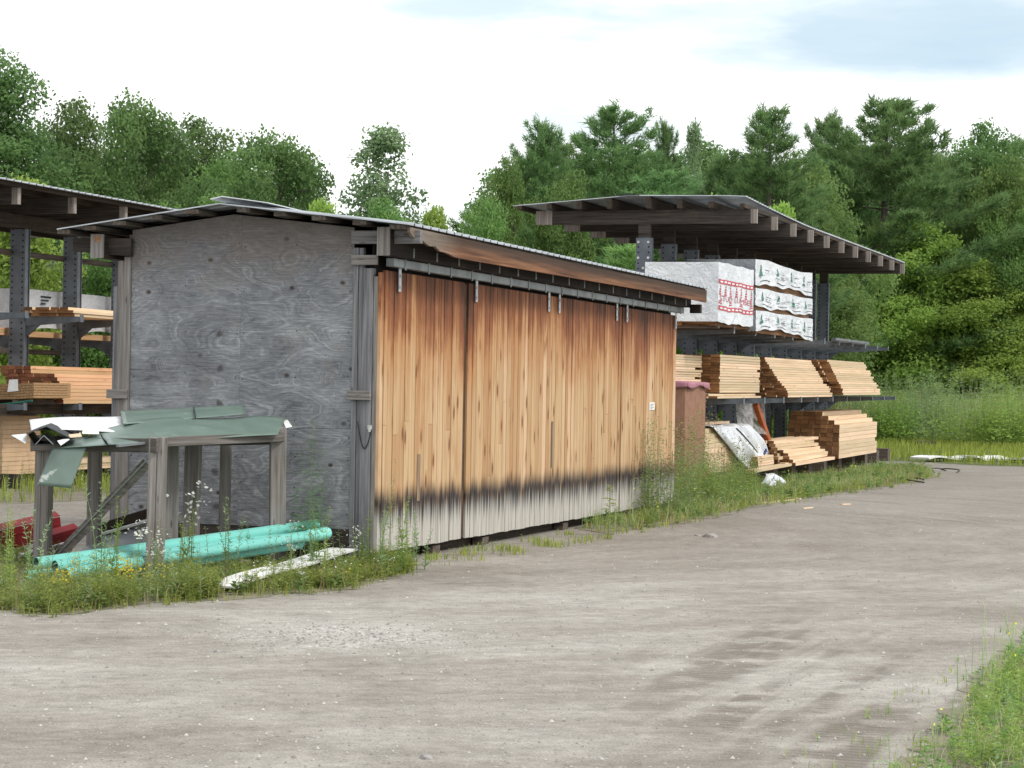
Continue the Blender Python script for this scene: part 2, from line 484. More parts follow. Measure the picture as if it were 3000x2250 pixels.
def gravel_mat():
    """packed grey-tan gravel: size-graded stone speckle, long vehicle smears along the lane,
    a white crushed-stone patch and muddy tread prints near the verge"""
    g = G('packed_gravel', 0.95)
    g.bsdf.inputs['Specular IOR Level'].default_value = 0.12
    p = g.geo()
    x, y, z = g.sep(p)
    lane = g.map(p, (1, 1, 1), (0, 0, 0), (0, 0, R(19)))
    # vehicles swing round the shed corner: bands follow arcs about a turning centre
    ex, ey = g.math('ADD', x, 5.0), g.math('SUBTRACT', y, 28.0)
    wob = g.noise(p, 0.16, 3, 0.5)
    rad = g.math('SQRT', g.math('ADD', g.math('MULTIPLY', ex, ex), g.math('MULTIPLY', ey, ey)))
    rad = g.math('ADD', rad, g.math('MULTIPLY', wob, 3.0))
    arc = g.math('ARCTAN2', ey, ex)
    band = g.noise(g.comb(g.math('MULTIPLY', rad, 0.75), g.math('MULTIPLY', arc, 1.3), 0.0), 1.0, 5, 0.62)
    band2 = g.noise(g.comb(g.math('MULTIPLY', rad, 3.4), g.math('MULTIPLY', arc, 4.0), 3.0), 1.0, 5, 0.65)
    fineb = g.noise(g.comb(g.math('MULTIPLY', rad, 13.0), g.math('MULTIPLY', arc, 12.0), 7.0), 1.0, 4, 0.65)
    blot = g.noise(p, 0.42, 6, 0.62)
    med = g.noise(p, 9, 4, 0.7)
    spk = g.noise(p, 70, 3, 0.7)
    c = g.ramp(band, [(0.30, (0.190, 0.163, 0.138)), (0.5, (0.288, 0.266, 0.233)), (0.70, (0.385, 0.365, 0.330))])
    c = g.mix(0.40, c, g.ramp(band2, [(0.32, (0.163, 0.139, 0.118)), (0.52, (0.285, 0.261, 0.231)), (0.70, (0.434, 0.413, 0.373))]))
    c = g.mix(0.45, c, g.ramp(blot, [(0.32, (0.163, 0.142, 0.119)), (0.5, (0.293, 0.273, 0.240)), (0.66, (0.434, 0.419, 0.386))]))
    c = g.mix(0.12, c, g.ramp(fineb, [(0.3, 0.30), (0.7, 0.70)]), 'OVERLAY')
    mot = g.noise(p, 2.4, 5, 0.7)
    c = g.mix(0.35, c, g.ramp(mot, [(0.3, 0.30), (0.7, 0.68)]), 'OVERLAY')
    c = g.mix(g.math('MULTIPLY', g.sstep(y, 17.0, 30.0), 0.55), c, g.mix(band2, (0.124, 0.105, 0.089), (0.286, 0.259, 0.227)))
    c = g.mix(0.6, c, g.ramp(med, [(0.25, 0.32), (0.75, 0.70)]), 'OVERLAY')
    c = g.mix(0.72, c, g.ramp(spk, [(0.25, 0.22), (0.5, 0.5), (0.78, 0.82)]), 'OVERLAY')
    # pale crushed stone where the lane was patched
    pc = gp(1010, 1866)
    dx = g.math('MULTIPLY', g.math('SUBTRACT', x, pc.x), 0.90)
    dy = g.math('MULTIPLY', g.math('SUBTRACT', y, pc.y), 0.85)
    rr = g.math('SQRT', g.math('ADD', g.math('MULTIPLY', dx, dx), g.math('MULTIPLY', dy, dy)))
    rr = g.math('ADD', rr, g.math('MULTIPLY_ADD', g.noise(p, 2.2, 4, 0.65), 1.1, -0.55))
    chips = g.vor(p, 26, 'Color')
    stonec = g.ramp(chips, [(0.1, (0.266, 0.255, 0.237)), (0.5, (0.453, 0.442, 0.410)), (0.9, (0.611, 0.599, 0.562))])
    c = g.mix(g.math('MULTIPLY', g.sstep(rr, 0.95, 0.3), 0.5), c, stonec)
    # muddy ruts with cleat prints by the right verge
    mp = gp(2450, 2020)
    mx_ = g.math('MULTIPLY', g.math('SUBTRACT', g.sep(lane)[0], 0.0), 1.0)
    rut = g.noise(g.map(lane, (2.6, 0.16, 1)), 1.0, 3, 0.55)
    ddx = g.math('SUBTRACT', x, mp.x)
    ddy = g.math('SUBTRACT', y, mp.y)
    near = g.math('SQRT', g.math('ADD', g.math('MULTIPLY', g.math('MULTIPLY', ddx, ddx), 0.9), g.math('MULTIPLY', g.math('MULTIPLY', ddy, ddy), 0.07)))
    near = g.sstep(near, 1.75, 0.6)
    cleat = g.math('SINE', g.math('MULTIPLY', g.math('ADD', g.sep(lane)[1], g.math('MULTIPLY', med, 0.05)), 75.0))
    mud = g.math('MULTIPLY', near, g.sstep(rut, 0.42, 0.58))
    mud = g.math('MULTIPLY', mud, g.math('MULTIPLY_ADD', cleat, 0.12, 0.70))
    mud = g.math('MULTIPLY', mud, g.sstep(g.noise(p, 2.6, 4), 0.36, 0.56))
    c = g.mix(g.math('MULTIPLY', mud, g.math('MULTIPLY_ADD', med, 1.3, 0.2)), c, (0.105, 0.085, 0.069))
    # bare brown earth along the shed
    g.color(c)
    h = g.math('ADD', g.math('MULTIPLY', spk, 0.5), g.math('MULTIPLY', med, 1.0))
    h = g.math('ADD', h, g.math('MULTIPLY', mud, -0.8))
    h = g.math('ADD', h, g.math('MULTIPLY', band2, 1.2))
    h = g.math('ADD', h, g.math('MULTIPLY', mot, 1.5))
    h = g.math('ADD', h, g.math('MULTIPLY', g.math('SUBTRACT', 1.0, g.vor(p, 34)), 0.5))
    g.bump(h, 0.4, 0.02)
    return g.m


M['gravel'] = gravel_mat()


def soil_mat(name, a, b):
    g = G(name, 0.95)
    p = g.geo()
    n = g.noise(p, 1.7, 5, 0.65)
    f = g.noise(p, 30, 3, 0.7)
    c = g.ramp(g.math('MULTIPLY_ADD', f, 0.5, g.math('MULTIPLY', n, 0.5)), [(0.3, a), (0.7, b)])
    g.color(c)
    g.bump(f, 0.6, 0.03)
    return g.m


M['meadow'] = soil_mat('meadow_turf', (0.055, 0.075, 0.024), (0.13, 0.155, 0.05))
M['soil'] = soil_mat('weedy_soil', (0.13, 0.118, 0.075), (0.28, 0.25, 0.20))

M['leaf_dark'] = leafmat('oak_leaves', (0.072, 0.136, 0.048), (0.223, 0.347, 0.118), 0.6)
M['leaf_mid'] = leafmat('maple_leaves', (0.085, 0.161, 0.045), (0.276, 0.409, 0.125), 0.6)
M['leaf_airy'] = leafmat('poplar_leaves', (0.131, 0.205, 0.101), (0.340, 0.459, 0.238), 0.6)
M['leaf_bright'] = leafmat('sapling_leaves', (0.170, 0.298, 0.056), (0.446, 0.620, 0.150), 0.6)
M['leaf_willow'] = leafmat('willow_leaves', (0.157, 0.229, 0.106), (0.407, 0.508, 0.238), 0.6)
M['needle'] = leafmat('pine_needles', (0.086, 0.172, 0.067), (0.259, 0.409, 0.150), 0.52)
M['needle_bright'] = leafmat('young_pine_needles', (0.118, 0.217, 0.069), (0.315, 0.459, 0.144), 0.52)
M['grass'] = leafmat('grass_blades', (0.164, 0.238, 0.035), (0.455, 0.508, 0.109))
M['grass_dry'] = leafmat('long_grass', (0.19, 0.29, 0.09), (0.45, 0.55, 0.25))
M['weed'] = leafmat('weed_leaves', (0.132, 0.236, 0.042), (0.396, 0.445, 0.117))
M['weed_pale'] = leafmat('mugwort_leaves', (0.18, 0.28, 0.12), (0.42, 0.54, 0.30))
M['straw'] = leafmat('dead_stems', (0.24, 0.19, 0.09), (0.46, 0.40, 0.24), 0.2)
M['weed_red'] = leafmat('rusty_seed_heads', (0.22, 0.13, 0.06), (0.42, 0.28, 0.15))
LEAF = 1.0
M['yellow'] = leafmat('yellow_petals', (0.68, 0.55, 0.02), (0.85, 0.74, 0.06))
M['white_petal'] = leafmat('white_petals', (0.62, 0.62, 0.58), (0.80, 0.80, 0.74))
M['bark'] = grey_wood('bark', (0.07, 0.058, 0.048), (0.17, 0.15, 0.13), 'z')
M['bark_pale'] = grey_wood('pale_bark', (0.16, 0.15, 0.135), (0.30, 0.285, 0.26), 'z')


# ------------------------------------------------------------------ mesh helpers
class MB:
    def __init__(s):
        s.v, s.f, s.mi, s.t = [], [], [], []

    def face(s, idx, mi=0, t=0.5):
        s.f.append(tuple(idx)); s.mi.append(mi); s.t.append(t)

    def box(s, x0, x1, y0, y1, z0, z1, mi=0, t=0.5, ends=None):
        x0, x1 = sorted((x0, x1)); y0, y1 = sorted((y0, y1)); z0, z1 = sorted((z0, z1))
        b = len(s.v)
        s.v += [(x, y, z) for z in (z0, z1) for y in (y0, y1) for x in (x0, x1)]
        e = mi if ends is None else ends
        for q, m in (((0, 2, 3, 1), mi), ((4, 5, 7, 6), mi), ((0, 1, 5, 4), mi), ((2, 6, 7, 3), mi), ((0, 4, 6, 2), e), ((1, 3, 7, 5), e)):
            s.face([b + i for i in q], m, t)
        return s

    def beam(s, p, q, w, h, up=(0, 0, 1), mi=0, t=0.5, w2=None, h2=None):
        p, q = Vector(p), Vector(q)
        d = (q - p).normalized()
        side = d.cross(Vector(up)).normalized()
        u = side.cross(d).normalized()
        b = len(s.v)
        for c, ww, hh in ((p, w, h), (q, w2 or w, h2 or h)):
            for i, j in ((-1, -1), (1, -1), (1, 1), (-1, 1)):
                s.v.append(tuple(c + side * (i * ww / 2) + u * (j * hh / 2)))
        for k in ((3, 2, 1, 0), (4, 5, 6, 7), (0, 1, 5, 4), (1, 2, 6, 5), (2, 3, 7, 6), (3, 0, 4, 7)):
            s.face([b + i for i in k], mi, t)
        return s

    def prism(s, poly, axis, a, b_, mi=0, t=0.5):
        """extrude a 2-D outline along an axis ('x': outline in y,z; 'y': in x,z; 'z': in x,y)"""
        n = len(poly)
        b = len(s.v)
        for d in (a, b_):
            for (m, k) in poly:
                s.v.append({'x': (d, m, k), 'y': (m, d, k), 'z': (m, k, d)}[axis])
        s.face([b + i for i in range(n)][::-1], mi, t)
        s.face([b + n + i for i in range(n)], mi, t)
        for i in range(n):
            j = (i + 1) % n
            s.face((b + i, b + j, b + n + j, b + n + i), mi, t)
        return s

    def tube(s, pts, r, n=8, mi=0, t=0.5, caps=True, r2=None):
        pts = [Vector(p) for p in pts]
        rs = r if isinstance(r, (list, tuple)) else [r + ((r2 if r2 is not None else r) - r) * i / (len(pts) - 1) for i in range(len(pts))]
        b = len(s.v)
        for i, p in enumerate(pts):
            d = (pts[min(i + 1, len(pts) - 1)] - pts[max(i - 1, 0)]).normalized()
            a = d.cross(Vector((0, 0, 1)) if abs(d.z) < 0.95 else Vector((1, 0, 0))).normalized()
            c = d.cross(a)
            for k in range(n):
                w = 2 * math.pi * k / n
                s.v.append(tuple(p + (a * math.cos(w) + c * math.sin(w)) * rs[i]))
        for i in range(len(pts) - 1):
            for k in range(n):
                s.face((b + i * n + k, b + i * n + (k + 1) % n, b + (i + 1) * n + (k + 1) % n, b + (i + 1) * n + k), mi, t)
        if caps:
            s.face([b + k for k in range(n)][::-1], mi, t)
            s.face([b + (len(pts) - 1) * n + k for k in range(n)], mi, t)
        return s

    def grid(s, fn, nu, nv, mi=0, t=0.5):
        b = len(s.v)
        for j in range(nv + 1):
            for i in range(nu + 1):
                s.v.append(tuple(fn(i / nu, j / nv)))
        for j in range(nv):
            for i in range(nu):
                k = b + j * (nu + 1) + i
                s.face((k, k + 1, k + nu + 2, k + nu + 1), mi, t)
        return s

    def quad(s, a, b, c, d, mi=0, t=0.5):
        k = len(s.v)
        s.v += [tuple(a), tuple(b), tuple(c), tuple(d)]
        s.face((k, k + 1, k + 2, k + 3), mi, t)
        return s

    def tri(s, a, b, c, mi=0, t=0.5):
        k = len(s.v)
        s.v += [tuple(a), tuple(b), tuple(c)]
        s.face((k, k + 1, k + 2), mi, t)
        return s

    def mesh(s, name, mats):
        me = bpy.data.meshes.new(name)
        me.from_pydata(s.v, [], s.f)
        for m in (mats if isinstance(mats, (list, tuple)) else [mats]):
            me.materials.append(m)
        me.polygons.foreach_set('material_index', s.mi)
        a = me.attributes.new('tint', 'FLOAT', 'FACE')
        a.data.foreach_set('value', s.t)
        me.update()
        return me

    def build(s, name, mats, parent=None, smooth=False, bevel=0.0, solid=0.0, loc=None):
        return link(name, s.mesh(name, mats), parent, smooth, bevel, solid, loc)


def link(name, me, parent=None, smooth=False, bevel=0.0, solid=0.0, loc=None):
    o = bpy.data.objects.new(name, me)
    col.objects.link(o)
    if parent is not None:
        o.parent = parent
    if loc is not None:
        o.location = loc
    if smooth:
        me.polygons.foreach_set('use_smooth', [True] * len(me.polygons))
    if solid:
        m = o.modifiers.new('thickness', 'SOLIDIFY')
        m.thickness = solid
        m.offset = 0
    if bevel:
        m = o.modifiers.new('edges', 'BEVEL')
        m.width = bevel
        m.segments = 2
        m.limit_method = 'ANGLE'
    return o


def tag(o, label=None, cat=None, group=None, kind=None):
    if label: o['label'] = label
    if cat: o['category'] = cat
    if group: o['group'] = group
    if kind: o['kind'] = kind
    return o


def thing(name, label, cat, loc=(0, 0, 0), rotz=0.0, group=None, tilt=0.0):
    o = bpy.data.objects.new(name, None)
    o.empty_display_size = 0.2
    col.objects.link(o)
    o.location = loc
    o.rotation_euler = (0, tilt, rotz)
    return tag(o, label, cat, group)


def jit(a):
    return random.uniform(-a, a)


# numpy soup of quads / triangles with a per-face tint ----------------------------------
def soup(name, quads=None, tris=None, qt=None, tt=None, qm=None, tm=None, mats=None):
    quads = np.zeros((0, 4, 3)) if quads is None else np.asarray(quads)
    tris = np.zeros((0, 3, 3)) if tris is None else np.asarray(tris)
    nq, nt = len(quads), len(tris)
    me = bpy.data.meshes.new(name)
    me.vertices.add(nq * 4 + nt * 3)
    me.vertices.foreach_set('co', np.concatenate([quads.reshape(-1), tris.reshape(-1)]).astype(np.float32))
    me.loops.add(nq * 4 + nt * 3)
    me.loops.foreach_set('vertex_index', np.arange(nq * 4 + nt * 3, dtype=np.int32))
    me.polygons.add(nq + nt)
    me.polygons.foreach_set('loop_start', np.concatenate([np.arange(nq) * 4, nq * 4 + np.arange(nt) * 3]).astype(np.int32))
    for m in mats:
        me.materials.append(m)
    mi = np.concatenate([np.zeros(nq) if qm is None else qm, np.zeros(nt) if tm is None else tm]).astype(np.int32)
    me.polygons.foreach_set('material_index', mi)
    a = me.attributes.new('tint', 'FLOAT', 'FACE')
    tv = np.concatenate([np.full(nq, .5) if qt is None else qt, np.full(nt, .5) if tt is None else tt]).astype(np.float32)
    a.data.foreach_set('value', tv)
    me.update()
    me.validate()
    return me


def unit(a):
    return a / np.maximum(np.linalg.norm(a, axis=-1, keepdims=True), 1e-9)


def leaf_quads(c, nrm, ln, wd, r):
    """diamond leaves centred at c with normals nrm"""
    n = unit(nrm)
    a = unit(np.cross(n, unit(r.normal(size=n.shape))))
    b = np.cross(n, a)
    ln, wd = ln[:, None] * 0.5, wd[:, None] * 0.5
    return np.stack([c - a * ln, c + b * wd, c + a * ln, c - b * wd], axis=1)


# ------------------------------------------------------------------ world, sun, render settings
SUN_EL, SUN_AZ = R(48), R(120)   # azimuth clockwise from +Y: sun stands to the right
w = bpy.data.worlds.new('World')
scene.world = w
w.use_nodes = True
nt = w.node_tree
bg = nt.nodes['Background']


class GW(G):
    def __init__(self):
        self.t = nt


gw = GW()
sky = nt.nodes.new('ShaderNodeTexSky')
sky.sky_type = 'NISHITA'
sky.sun_disc = False
sky.sun_elevation = SUN_EL
sky.sun_rotation = SUN_AZ
sky.air_density = 1.0
sky.dust_density = 1.5
tcw = nt.nodes.new('ShaderNodeTexCoord').outputs['Generated']
dx, dy, dz = gw.sep(tcw)
den = gw.math('ADD', gw.math('ABSOLUTE', dz), 0.10)
pl = gw.comb(gw.math('DIVIDE', dx, den), gw.math('DIVIDE', dy, den), 0.0)
cl = gw.noise(gw.map(pl, (0.55, 0.9, 1), (3.1, 1.7, 0)), 1.0, 6, 0.55, 0.3)
# a grey-blue cloud base high on the right and a thin blue gap at the top middle
d1, d2 = ray(2720, 95), ray(1330, 25)


def blob(d, sx, sz):
    az = gw.math('ARCTAN2', dx, dy)
    a0, e0 = math.atan2(d.x, d.y), math.asin(d.z)
    qx = gw.math('DIVIDE', gw.math('SUBTRACT', az, a0), sx)
    qz = gw.math('DIVIDE', gw.math('SUBTRACT', dz, e0), sz)
    r2 = gw.math('SQRT', gw.math('ADD', gw.math('MULTIPLY', qx, qx), gw.math('MULTIPLY', qz, qz)))
    return gw.math('ADD', r2, gw.math('MULTIPLY_ADD', gw.noise(gw.map(tcw, (10, 10, 40)), 1.0, 5, 0.62), 1.3, -0.65))


b1 = gw.sstep(blob(d1, 0.165, 0.027), 1.3, 0.25)
b2 = gw.sstep(blob(d2, 0.075, 0.012), 1.1, 0.3)
soft = gw.sstep(gw.noise(gw.map(tcw, (6, 6, 34), (2.0, 0, 0.4)), 1.0, 5, 0.6), 0.42, 0.68)
cloudc = gw.ramp(cl, [(0.25, (8.6, 8.8, 9.2)), (0.55, (10.6, 10.6, 10.6))])
CLOUD = 10.6
whitec = gw.mix(gw.math('MULTIPLY', soft, 0.75), (10.9, 10.9, 10.9), (5.7, 6.5, 6.8))
greyc = gw.ramp(gw.noise(gw.map(tcw, (7, 7, 40)), 1.0, 4, 0.55), [(0.35, (4.2, 5.5, 6.5)), (0.75, (5.7, 6.6, 7.1))])
skyc = gw.mix(gw.math('MULTIPLY', b1, 1.0), whitec, greyc)
skyc = gw.mix(gw.math('MULTIPLY', b2, 0.8), skyc, (4.6, 5.9, 6.8))
# clear Nishita blue shows a little through the overcast
skyc = gw.mix(0.12, skyc, sky.outputs[0])
gw.put(bg.inputs['Color'], skyc)
bg.inputs['Strength'].default_value = 0.10

sun_d = bpy.data.lights.new('sun', 'SUN')
sun_d.energy = 1.5
sun_d.angle = R(12)
sun_d.color = (1.0, 0.96, 0.90)
sun = bpy.data.objects.new('sun', sun_d)
col.objects.link(sun)
sdir = Vector((math.sin(SUN_AZ) * math.cos(SUN_EL), math.cos(SUN_AZ) * math.cos(SUN_EL), math.sin(SUN_EL)))
sun.rotation_euler = sdir.to_track_quat('Z', 'Y').to_euler()
sun.location = (20, -10, 30)

vs = scene.view_settings
vs.view_transform = 'Standard'
vs.look = 'None'
vs.gamma = 1.0
vs.exposure = 0.55
vs.use_curve_mapping = False
scene.cycles.max_bounces = 8
scene.cycles.diffuse_bounces = 4
scene.cycles.transmission_bounces = 6
scene.cycles.transparent_max_bounces = 12
scene.cycles.use_denoising = True

# ------------------------------------------------------------------ ground
b = MB()
b.quad((-400, -60, 0), (400, -60, 0), (400, 700, 0), (-400, 700, 0))
tag(b.build('gravel_ground', M['gravel']), kind='structure')


def sheet(name, pts, mat, z):
    b = MB()
    n = len(pts)
    b.v = [(p[0], p[1], z) for p in pts]
    b.face(range(n))
    return tag(b.build(name, mat), kind='structure')


def ragged(pts, step=0.5, amp=0.16, seed=1):
    """resample a closed outline and roughen it"""
    rr = random.Random(seed)
    out = []
    for i, p in enumerate(pts):
        q = pts[(i + 1) % len(pts)]
        d = math.dist(p[:2], q[:2])
        k = max(1, min(60, int(d / step)))
        for j in range(k):
            f = j / k
            out.append((p[0] + (q[0] - p[0]) * f + rr.uniform(-amp, amp), p[1] + (q[1] - p[1]) * f + rr.uniform(-amp, amp)))
    return out


def inside(poly, P):
    x, y = P[:, 0], P[:, 1]
    r = np.zeros(len(P), bool)
    n = len(poly)
    for i in range(n):
        x1, y1 = poly[i][:2]
        x2, y2 = poly[(i + 1) % n][:2]
        c = ((y1 > y) != (y2 > y)) & (x < (x2 - x1) * (y - y1) / ((y2 - y1) or 1e-9) + x1)
        r ^= c
    return r


def scatter(poly, n, r):
    a = np.array([p[:2] for p in poly])
    lo, hi = a.min(0), a.max(0)
    P = r.uniform(lo, hi, size=(n * 4, 2))
    P = P[inside(poly, P)]
    return P[:n]


G2 = lambda px, py: tuple(gp(px, py)[:2])
MEADOW = [G2(-900, 1288), G2(-200, 1282), (-3.0, 72), (4.0, 70), (7.0, 66), (9.3, 60.5), G2(2680, 1352), G2(2800, 1361), G2(2920, 1364), G2(3060, 1372), (26, 56), (90, 60), (160, 300), (-160, 300), (-90, 60)]
sheet('meadow', ragged(MEADOW[:-4], 0.7, 0.3, 3)[:len(ragged(MEADOW[:-4], 0.7, 0.3, 3)) - 60] + [(90, 60), (160, 300), (-160, 300), (-90, 60)], M['meadow'], 0.004)
VERGE_A = [G2(-250, 1785), G2(0, 1790), G2(150, 1803), G2(420, 1772), G2(640, 1757), G2(850, 1742), G2(1010, 1728), G2(1120, 1700), G2(1215, 1676), G2(1200, 1640), G2(1090, 1648), G2(1030, 1655), (-2.35, 21.2), (-3.2, 21.5), (-4.6, 21.9), G2(-60, 1600), G2(-350, 1640)]
sheet('weedy_verge_ground', ragged(VERGE_A, 0.25, 0.09, 5), M['soil'], 0.003)
VERGE_B = [G2(1690, 1556), G2(1800, 1566), G2(1960, 1540), G2(2140, 1502), G2(2230, 1480), G2(2420, 1450), G2(2640, 1420), G2(2740, 1395), G2(2700, 1372), G2(2560, 1372), G2(2330, 1408), G2(2140, 1432), G2(1990, 1452), G2(1960, 1478), G2(1800, 1512)]
sheet('weedy_verge_ground', ragged(VERGE_B, 0.5, 0.2, 6), M['soil'], 0.005)
VERGE_C = [G2(2500, 2420), G2(2700, 2190), G2(2780, 2100), G2(2860, 2010), G2(2930, 1925), G2(3020, 1870), G2(3200, 1830), (5.5, 13), (4.2, 8.8), (1.5, 8.8)]
sheet('weedy_verge_ground', ragged(VERGE_C, 0.12, 0.10, 7), M['soil'], 0.003)
VERGE_D = [G2(-400, 1478), G2(0, 1475), G2(200, 1470), G2(360, 1462), G2(420, 1420), G2(420, 1340), G2(0, 1350), G2(-400, 1360)]
sheet('weedy_verge_ground', ragged(VERGE_D, 0.5, 0.2, 8), M['soil'], 0.003)

# ------------------------------------------------------------------ the shed
TH = R(18.15)
SO = Vector((-1.3166, 21.6905, 0))
SU = Vector((math.sin(TH), math.cos(TH), 0))
SV = Vector((-math.cos(TH), math.sin(TH), 0))
SROT = math.pi / 2 - TH


def S(u, v, z):
    return SO + SU * u + SV * v + Vector((0, 0, z))


shed = thing('lumber_shed', 'long wooden shed with grey plywood gable and tan sliding board doors', 'shed', SO, SROT)
L = 12.05


def rooftop(v):
    return 3.515 + (v - 1.56) * (3.30 - 3.515) / (-0.42 - 1.56) if v <= 1.56 else 3.515 + (v - 1.56) * (3.275 - 3.515) / (3.36 - 1.56)


def under(v):
    return rooftop(v) - 0.065


# plywood gable, four sheets butted with hairline gaps
VM = 1.47
for lo, hi, z0, z1 in ((0.262, VM - 0.0008, 0.20, 1.318), (VM + 0.0008, 2.69, 0.20, 1.318), (0.262, VM - 0.0008, 1.322, None), (VM + 0.0008, 2.69, 1.322, None)):
    if z1 is None:
        top = [(hi, under(hi) - 0.01), (lo, under(lo) - 0.01)]
        if lo > 1.4:
            top = [(hi, under(hi) - 0.01), (1.56, under(1.56) - 0.01), (lo, under(lo) - 0.01)]
    else:
        top = [(hi, z1), (lo, z1)]
    nb = MB().prism([(lo, z0), (hi, z0)] + top, 'x', -0.012, 0.004)
    for q in range(5):
        for y_ in (lo + 0.035, (lo + hi) / 2, hi - 0.035):
            z_ = z0 + 0.06 + ((z1 or 3.2) - z0 - 0.12) * q / 4 + jit(0.03)
            y_ += jit(0.012)
            nb.box(-0.0145, -0.0121, y_ - 0.0055, y_ + 0.0055, z_ - 0.0055, z_ + 0.0055, 1)
    nb.build('plywood_sheet', [M['ply'], M['black_metal']], shed)
# corner boards, each its own plank (front faces at different depths)
for nm, v0, v1, u0, z0, z1, mt in (
        ('corner_board', 0.207, 0.260, -0.035, 0.02, 3.10, 'blue_z'), ('corner_board', 0.160, 0.204, -0.022, 0.02, 3.10, 'blue_z'),
        ('corner_board', 0.052, 0.157, -0.040, 0.02, 2.90, 'blue_z'), ('corner_board', 0.006, 0.048, -0.020, 0.10, 2.82, 'grey_z'),
        ('corner_board', 2.692, 2.768, -0.032, 0.02, 3.02, 'grey_z'), ('corner_board', 2.771, 2.845, -0.018, 0.02, 2.98, 'grey_z'),
        ('corner_board', 2.848, 2.90, -0.005, 0.02, 2.72, 'blue_z')):
    MB().box(u0, 0.05, v0, v1, z0, z1).build(nm, M[mt], shed, bevel=0.004)
for v0, v1, z0, z1, u1 in ((2.70, 2.925, 1.58, 1.67, -0.033), (0.045, 0.285, 1.61, 1.70, -0.041), (-0.005, 0.265, 2.93, 3.025, -0.041)):
    MB().box(u1 - 0.04, u1, v0, v1, z0, z1).build('cleat_block', M['grey_y'], shed, bevel=0.004)
MB().box(-0.10, -0.03, -0.46, 0.262, 3.135, 3.262).build('tie_board', M['blue_y'], shed, bevel=0.004)
MB().prism([(2.66, 3.20), (2.66, 3.02), (3.32, 3.07), (3.32, 3.205)], 'x', -0.10, -0.045).build('tie_board', M['dark_y'], shed)
# header beams carry the eaves; their sawn ends show at the gable
MB().box(-0.19, L + 0.15, -0.19, -0.045, 3.015, 3.285).build('header_beam', [M['black_x']], shed, bevel=0.006)
MB().box(-0.20, -0.192, -0.185, -0.05, 3.012, 3.288).build('beam_end', [M['grey_z']], shed)
MB().box(-0.19, L, 2.915, 3.06, 3.0, 3.235).build('header_beam', [M['dark_x']], shed, bevel=0.006)
MB().box(-0.20, -0.192, 2.912, 3.063, 2.995, 3.238).build('beam_end', [M['grey_z']], shed)
e = MB()
e.tube([(-0.204, 2.985, 3.19), (-0.2005, 2.985, 3.19)], 0.036, 14)
e.build('branch_knot', simple('fresh_knot', (0.30, 0.16, 0.09), 0.8, 0, 0.4, 40), shed)
# walls behind the doors
MB().box(0.06, L - 0.06, 0.07, 0.10, 0.13, 3.30).build('side_wall', M['dark'], shed)
MB().box(0.06, L, 2.72, 2.76, 0.05, 3.25).build('side_wall', M['grey_z'], shed)
MB().prism([(0.10, 0.05), (2.72, 0.05), (2.72, 3.25), (1.62, 3.45), (0.10, 3.25)], 'x', L - 0.04, L).build('back_wall', M['blue_z'], shed)
MB().box(0.05, L, 0.07, 2.70, 0.125, 0.19).build('floor_deck', M['dark'], shed)
for v in (0.12, 1.4, 2.6):
    MB().box(0.08, L - 0.05, v, v + 0.14, 0.0, 0.122).build('skid_beam', M['dark_x'], shed)
for u in (1.6, 3.2, 6.3, 9.4, 11.6):
    MB().box(u, u + 0.22, -0.02, 0.10, 0.0, 0.085).build('foundation_block', M['block'], shed)


def ribbed(name, va, vb, mats, parent, u0, u1, pitch, rib, hgt, zf, thick=0.012, lift=None):
    """metal roof sheet: ribs run down the slope, the eave shows their ends"""
    us = []
    u = u0
    while u < u1 - 1e-6:
        us += [(u, 0), (u + pitch - rib, 0), (u + pitch - rib * 0.8, hgt), (u + pitch - rib * 0.2, hgt)]
        u += pitch
    us.append((u1, 0))
    b = MB()
    nn = 6
    for k in range(nn + 1):
        v = va + (vb - va) * k / nn
        for (uu, h) in us:
            b.v.append((uu, v, zf(v) + h + (lift(uu, v) if lift else 0)))
    m = len(us)
    for k in range(nn):
        for i in range(m - 1):
            b.face((k * m + i, k * m + i + 1, (k + 1) * m + i + 1, (k + 1) * m + i))
    return b.build(name, mats, parent, solid=thick)


sag = lambda v: rooftop(v) + 0.004
ribbed('roof_sheet', 1.56, -0.42, M['galv'], shed, -0.36, L + 0.35, 0.229, 0.05, 0.022, sag)
ribbed('roof_sheet', 1.56, 3.36, M['galv'], shed, -0.36, L + 0.35, 0.229, 0.05, 0.022, sag)
rc = MB()
rc.grid(lambda a, c: (-0.40 + a * (L + 0.75), 1.64 - c * 0.62, (3.545 if c == 0 else 3.575 - (c - 0.15) * 0.085) + 0.015 * math.exp(-a * 18)), 14, 5)
rc.build('ridge_cap', M['ridge'], shed, solid=0.008)
for v in (-0.30, 0.08, 0.50, 0.92, 1.30, 1.86, 2.26, 2.66, 3.0, 3.28):
    MB().box(-0.33 + jit(0.04), L + 0.30, v - 0.07, v + 0.07, under(v) + 0.012, rooftop(v) - 0.012).build('purlin', M['purlin_x'], shed)
# long fascia with a split, ragged front end
f = MB()


def fas(a, c):
    u = -0.22 + a * 12.5
    ragg = 0.0 if u > 1.2 else (1.2 - u) / 1.42
    top, bot = 3.282 - 0.012 * math.sin(a * 3.1), 3.065 + 0.03 * math.sin(a * 3.1) * a + 0.03 * a
    bot += 0.15 * ragg ** 1.3 + (0.03 * math.sin(u * 17) * ragg)
    return (u, -0.385 - 0.01 * math.sin(a * 9), bot + (top - bot) * c)


f.grid(fas, 90, 3)
f.build('fascia_board', M['fascia'], shed, solid=0.032)
MB().box(L + 0.02, L + 0.12, -0.36, -0.20, 2.93, 3.06).build('beam_end', M['dark'], shed)
